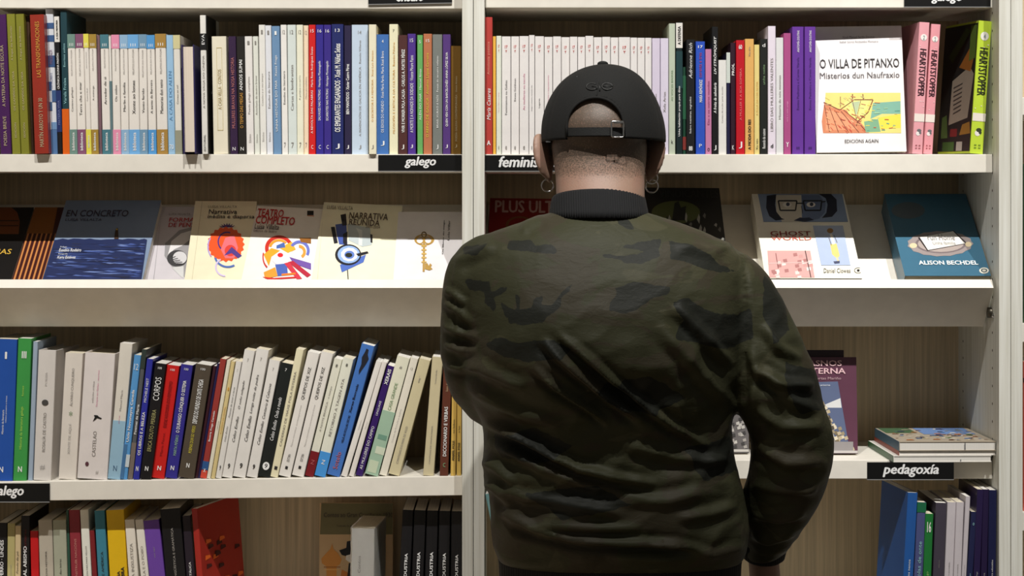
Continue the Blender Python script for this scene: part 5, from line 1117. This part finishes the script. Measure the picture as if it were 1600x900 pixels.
def hand(wrist, d, palm_n, thumb_side, curl):
    d = d.normalized(); n_ = palm_n; n_ = (n_-d*n_.dot(d)).normalized(); s_ = d.cross(n_).normalized()*thumb_side
    p = Vector(wrist); B.limb([(*(p-d*.02), .024), (*(p+d*.02), .0245), (*(p+d*.035), .024)])
    rot = Matrix((s_, n_, d)).transposed(); c_ = p+d*.065
    B.ball(c_, (.040, .0145, .046), rot, n=24)
    for k, (o_, L_) in enumerate(((.029, .072), (.010, .080), (-.010, .074), (-.028, .058))):
        q = p+d*.100+s_*o_; dd = d.copy(); pts = [(*(p+d*.07+s_*o_*.8), .0095), (*q, .0092)]; cur = q
        for j, seg in enumerate((.45, .30, .25)):
            dd = (Matrix.Rotation(-thumb_side*math.radians(curl*(1, 1.25, .8)[j]+3*k), 3, s_) @ dd).normalized(); cur = cur+dd*L_*seg; pts.append((*cur, .0090-.0009*j))
        B.limb(pts, 10)
    t0_ = p+d*.035+s_*.024; B.limb([(*t0_, .013), (*(t0_+d*.030+s_*.022+n_*.006), .0115), (*(t0_+d*.058+s_*.030+n_*.016), .0098), (*(t0_+d*.078+s_*.026+n_*.024), .0085)], 10)
hand(rw+rdir*.030, Vector((.10, .25, -.95)), Vector((-.85, .45, .1)), -1, 34)
hand(lw+ldir*.045, ldir, Vector((.1, -.15, 1)), 1, 26)
for sx in (-1, 1):
    B.limb([(X(966)+sx*.085, -.475, .93, .085), (X(966)+sx*.095, -.475, .75, .078), (X(966)+sx*.10, -.465, .50, .056), (X(966)+sx*.105, -.485, .33, .052), (X(966)+sx*.108, -.49, .10, .036)], 18)
bme = B.skin(.0034, 4, .5)
sk = bpy.data.materials.new('skin'); sk.use_nodes = True; nt = sk.node_tree; pb = nt.nodes['Principled BSDF']; L = nt.links.new; tc = nt.nodes.new('ShaderNodeTexCoord')
sep = nt.nodes.new('ShaderNodeSeparateXYZ'); L(tc.outputs['Object'], sep.inputs[0])
SKIN, SKIN2, HAIR = (.335, .218, .158), (.315, .175, .128), (.072, .055, .039)
base = mixc(step(noise_(16, 3), .35, .7), SKIN, SKIN2)
# shaved hair: dense above, thinning to bare skin towards the neck, speckled
zt, zb_ = zz(236), zz(296)
hf = nt.nodes.new('ShaderNodeMapRange'); hf.inputs['From Min'].default_value = zb_; hf.inputs['From Max'].default_value = zt; hf.inputs['To Min'].default_value = -.05; hf.inputs['To Max'].default_value = 1.0; L(sep.outputs['Z'], hf.inputs['Value'])
xa = math_('ABSOLUTE', math_('SUBTRACT', sep.outputs['X'], hx)); side = step(xa, .081, .075)     # not on the ears
fr = step(sep.outputs['Y'], HD+.065, HD+.05)
lowz = step(sep.outputs['Z'], zb_-.012, zb_)
dens = math_('MULTIPLY', math_('MULTIPLY', hf.outputs[0], side), math_('MULTIPLY', fr, lowz))
spk = noise_(520, 2)
hfac = step(math_('ADD', math_('MULTIPLY', dens, .62), math_('MULTIPLY', math_('SUBTRACT', spk, .5), 1.3)), .12, .55)
hfac2 = math_('MULTIPLY', hfac, math_('MINIMUM', math_('MULTIPLY', dens, 3), .88))
L(mixc(hfac2, base, HAIR), pb.inputs['Base Color']); pb.inputs['Roughness'].default_value = .55; pb.inputs['Subsurface Weight'].default_value = .08; pb.inputs['Subsurface Radius'].default_value = (.01, .004, .002)
nb = nt.nodes.new('ShaderNodeBump'); nb.inputs['Strength'].default_value = .4; nb.inputs['Distance'].default_value = .0006; L(spk, nb.inputs['Height']); L(nb.outputs[0], pb.inputs['Normal'])
mlink('body', bme, sk)
# eyes and brows (the face is turned to the shelves)
for sx in (-1, 1):
    E = Clay(); E.ball((hx+sx*.026, HD+.096, zz(228)), (.010, .010, .010)); mlink('eye', mesh_pd(E.v, E.f, smooth=True), mat((225, 220, 215), .2, 1, 'ink'))

# -- cap
CXc, CYc, CZ0 = X(942, HD), HD+.004, ZM(218, HD)
RXc, RYc, HC = .0950, .108, ZM(101, HD)-ZM(218, HD)
NU, NV = 144, 44
ax, az, arx, arz, zst = X(926, HD)-CXc, .0175, .0425, .0425, .0
def cap_pt(u, t, off=0):
    a = 2*math.pi*u; zf = t; k = (1-zf**2.15)**(1/2.15) if zf < 1 else 0
    k = k if zf > 0 else 1
    low = -.004*abs(math.cos(a))
    return Vector((CXc+(RXc+off)*k*math.cos(a), CYc+(RYc+off)*k*math.sin(a), CZ0+(HC+off)*math.sin(zf*math.pi/2)**1.0*1.0 if False else CZ0+(HC+off)*zf+(low*(1-zf))))
bm = bmesh.new(); G = []
for j in range(NV+1):
    t = math.sin(j/NV*math.pi/2); G.append([bm.verts.new(cap_pt(i/NU, t)) for i in range(NU)] if j < NV else None)
topv = bm.verts.new(cap_pt(0, 1))
for j in range(NV-1):
    for i in range(NU): bm.faces.new((G[j][i], G[j][(i+1) % NU], G[j+1][(i+1) % NU], G[j+1][i]))
for i in range(NU): bm.faces.new((G[NV-1][i], G[NV-1][(i+1) % NU], topv))
def inside(p):
    x = (p.x-CXc-ax)/arx; z = (p.z-CZ0-az)/arz
    if p.y > CYc: return False
    return abs(x) < 1 if p.z-CZ0 < az else x*x+z*z < 1
kill = [q for q in bm.faces if inside(q.calc_center_median())]
bmesh.ops.delete(bm, geom=kill, context='FACES')
for q in bm.verts:
    if q.is_boundary and q.co.y < CYc and abs(q.co.x-CXc-ax) < arx*1.25 and q.co.z-CZ0 < az+arz*1.2 and not (q.co.z-CZ0 < .003 and abs(q.co.x-CXc-ax) > arx+.004):
        dz = q.co.z-CZ0; dx = q.co.x-CXc-ax
        if dz < az: nx, nz = math.copysign(arx, dx), dz
        else: r_ = math.hypot(dx/arx, (dz-az)/arz); nx, nz = dx/r_, az+(dz-az)/r_
        q.co.x = CXc+ax+nx; q.co.z = CZ0+nz
        kx = max(0, 1-((abs(q.co.x-CXc)/RXc)/max(.05, (1-(nz/HC)**2.15 if nz > 0 else 1)**(1/2.15)))**2); q.co.y = CYc-RYc*math.sqrt(kx)*((1-(max(nz, 0)/HC)**2.15)**(1/2.15))
for q in bm.verts:      # slight slouch
    q.co += (q.co-Vector((CXc, CYc, CZ0))).normalized()*noise.noise(q.co*14)*.0022
    # seam grooves of the six panels
    a = math.atan2(q.co.y-CYc, q.co.x-CXc)
    for sa in (-90, -30, 30, 90, 150, 210):
        da = abs((a-math.radians(sa)+math.pi) % (2*math.pi)-math.pi)*.09
        if da < .0022: q.co -= (q.co-Vector((CXc, CYc, CZ0+.02))).normalized()*.0007
bmesh.ops.recalc_face_normals(bm, faces=bm.faces[:])
cme = bpy.data.meshes.new('cap'); bm.to_mesh(cme); bm.free()
o = bpy.data.objects.new('t', cme); C.objects.link(o); q = o.modifiers.new('s', 'SOLIDIFY'); q.thickness = .0028; q.offset = 0
dg = bpy.context.evaluated_depsgraph_get(); cme = bpy.data.meshes.new_from_object(o.evaluated_get(dg)); bpy.data.objects.remove(o); cme.shade_smooth()
CAPM = mat((12, 12, 11), .9, 1.0, 'fabric')
cap = mlink('cap', cme, CAPM)
def on_cap(x, z, off=.0018):
    """point of the dome's back at side x, height z"""
    k = (1-(max(z, 0)/HC)**2.15)**(1/2.15) if z < HC else 0
    return Vector((CXc+x, CYc-(RYc+off)*math.sqrt(max(0, k*k-((x)/(RXc+off))**2)), CZ0+z))
def csub(name, pts, r, m, closed=False, n=8): return tube(name, pts, r, m, cap, n, closed)
arch = [on_cap(ax-arx, .001)]+[on_cap(ax+arx*math.cos(a), az+arz*math.sin(a), .0008) for a in [math.pi*(1-k/26) for k in range(27)]]+[on_cap(ax+arx, .001)]
csub('arch_binding', arch, .0022, CAPM)
csub('back_seam', [on_cap(ax*(1-k/12)*.9, az+arz+.001+(HC-az-arz-.003)*k/12, .0004) for k in range(13)], .0011, CAPM)
B2 = Clay(); B2.ball((CXc, CYc, CZ0+HC+.0015), (.0085, .0085, .0045)); x_ = link('top_button', mesh_pd(B2.v, B2.f, smooth=True), CAPM, cap)
# strap and buckle across the opening
def strap_strip(name, x0, x1, z0, z1, off, m, n=24, th=.0018):
    v, f = [], []
    for k in range(n+1):
        x = x0+(x1-x0)*k/n
        for o_ in (off, off-th):
            for z in (z0, z1):
                p = on_cap(x, 0.004, o_); v.append((p.x, p.y, CZ0+z))
    for k in range(n):
        a, b_ = k*4, k*4+4
        f += [(a, b_, b_+1, a+1), (a+3, b_+3, b_+2, a+2), (a+1, b_+1, b_+3, a+3), (a+2, b_+2, b_, a)]
    f += [(0, 1, 3, 2), (n*4+2, n*4+3, n*4+1, n*4)]
    return link(name, mesh_pd(v, f), m, cap)
strap_strip('strap', ax-arx-.004, ax+arx+.004, .0015, .0150, .0000, mat((20, 21, 21), .7, 1, 'fabric'))
strap_strip('strap_tail', ax-arx+.002, ax+.022, .0028, .0138, .0022, mat((24, 25, 25), .7, 1, 'fabric'))
bx0, bx1, bz0, bz1 = X(949.5, HD)-CXc, X(967.5, HD)-CXc, .0000, .0235
cor = [(bx0, bz0), (bx1, bz0), (bx1, bz1), (bx0, bz1)]
loop = []
for i in range(4):
    (xa_, za_), (xb_, zb2) = cor[i], cor[(i+1) % 4]
    for k in range(4):
        t = .08+.84*k/3; p = on_cap(xa_+(xb_-xa_)*t, .004, .0050); loop.append((p.x, p.y-.001, CZ0+za_+(zb2-za_)*t))
csub('buckle', loop, .00125, M_STEEL, closed=True, n=8)
p = on_cap((bx0+bx1)/2+.002, .004, .0060); box('buckle_bar', (p.x-.008, p.x+.007, p.y-.0012, p.y+.0008, CZ0+.0205, CZ0+.0240), M_STEEL, cap, .0004)
p = on_cap(X(856, HD)-CXc, .0, .001); box('side_eyelet', (p.x-.004, p.x+.003, p.y-.001, p.y+.001, CZ0-.006, CZ0-.004), M_STEEL, cap, .0003)
# raised tone-on-tone stitched emblem: two facing open loops about a short bar
EX, EZ = X(933, HD)-CXc, ZM(140, HD)-CZ0
EM = mat((20, 21, 20), .5, 1, 'fabric')
def arc_pts(cx_, rx, rz, a0, a1, n=16): return [on_cap(EX+cx_+rx*math.cos(math.radians(a0+(a1-a0)*k/n)), EZ+rz*math.sin(math.radians(a0+(a1-a0)*k/n)), .0020) for k in range(n+1)]
csub('embroidery', arc_pts(-.0115, .0080, .0052, 40, 320), .0011, EM); csub('embroidery', [on_cap(EX-.0115, EZ, .002), on_cap(EX-.004, EZ, .002), on_cap(EX-.004, EZ-.004, .002)], .0010, EM)
csub('embroidery', [on_cap(EX, EZ+.006, .002), on_cap(EX, EZ-.007, .002)], .0011, EM)
csub('embroidery', arc_pts(.0115, .0080, .0052, 0, 345), .0011, EM); csub('embroidery', [on_cap(EX+.004, EZ, .002), on_cap(EX+.019, EZ, .002)], .0010, EM)
# stitch holes on the crown
for x, z in ((X(900, HD)-CXc, ZM(124, HD)-CZ0), (X(970, HD)-CXc, ZM(124, HD)-CZ0)):
    q_ = on_cap(x, z, .0012); E = Clay(); E.ball(q_, (.0020, .001, .0020), n=10); link('eyelet', mesh_pd(E.v, E.f, smooth=True), EM, cap)
# peak, pointing at the shelves
v, f = [], []; n = 24
for s_ in (0, 1):
    for k in range(n+1):
        a = math.radians(25+130*k/n); v.append((CXc+RXc*.98*math.cos(a), CYc+RYc*.98*math.sin(a), CZ0+.001-.003*s_))
    for k in range(n+1):
        a = math.radians(25+130*k/n); v.append((CXc+RXc*1.0*math.cos(a), CYc+RYc*math.sin(a)+.070*math.sin(math.pi*k/n)**.6, CZ0-.014-.003*s_-.008*abs(math.cos(a))))
m_ = n+1
for k in range(n):
    f += [(k, k+1, m_+k+1, m_+k), (2*m_+k+1, 2*m_+k, 3*m_+k, 3*m_+k+1), (m_+k, m_+k+1, 3*m_+k+1, 3*m_+k)]
link('peak', mesh_pd(v, f, smooth=True), CAPM, cap)
# hoop earrings
def hoop(label, px_, py_, rpx, yaw, nm='hoop_earring'):
    c_ = Vector((X(px_, HD), HD-.006, ZM(py_, HD))); r = rpx*(D+HD)/F; pts = []
    for k in range(28): a = 2*math.pi*k/28; pts.append(c_+Vector((r*math.cos(a)*math.cos(yaw), r*math.cos(a)*math.sin(yaw), r*math.sin(a))))
    v, f = tube_vf(pts, .0010, 8, True); o = mlink(nm, mesh_pd(v, f, smooth=True), M_STEEL); o['label'] = label; return o
hoop('silver hoop in the left ear', 855.5, 290, 9.5, .15); hoop('upper silver hoop in the right ear', 1018, 278, 9, -.1); hoop('lower silver hoop in the right ear', 1018, 291, 10, -.3)
# trousers and shoes
T_ = Clay(); hx2 = X(966)
T_.loft([(hx2, -.475, .80, .150, .115, .105), (hx2, -.475, .87, .172, .125, .112), (hx2, -.475, .95, .174, .114, .112), (hx2, -.475, 1.00, .168, .104, .108)], n=40)
for sx in (-1, 1): T_.limb([(hx2+sx*.085, -.475, .88, .092), (hx2+sx*.095, -.475, .75, .088), (hx2+sx*.10, -.465, .50, .070), (hx2+sx*.105, -.48, .30, .064), (hx2+sx*.108, -.49, .12, .060), (hx2+sx*.108, -.49, .085, .060)], 20)
tme = T_.skin(.008, 4, .5); mlink('jeans', tme, mat((30, 32, 40), .8, 1, 'fabric'))
for sx in (-1, 1):
    S = Clay(); xx = hx2+sx*.11
    S.ball((xx, -.50, .055), (.042, .055, .050)); S.ball((xx, -.42, .040), (.045, .085, .036)); S.ball((xx, -.36, .033), (.046, .060, .030)); S.limb([(xx, -.49, .05, .045), (xx, -.49, .11, .044)])
    m2 = S.skin(.006, 4, .5); a_ = co_of(m2); a_[:, 2] = np.maximum(a_[:, 2], .004); set_co(m2, a_); sh = mlink('shoe', m2, mat((24, 24, 25), .5, 1, 'fabric'))
    v, f = [], []
    for z in (.0, .016):
        for k in range(32): a = 2*math.pi*k/32; v.append((xx+.048*math.cos(a)*(1 if math.sin(a) > -.5 else .9), -.425+.130*math.sin(a), z))
    f = [tuple(range(32))[::-1], tuple(range(32, 64))]+[(k, (k+1) % 32, 32+(k+1) % 32, 32+k) for k in range(32)]
    link('sole', mesh_pd(v, f), mat((210, 208, 200), .6, 1, 'ink'), sh)
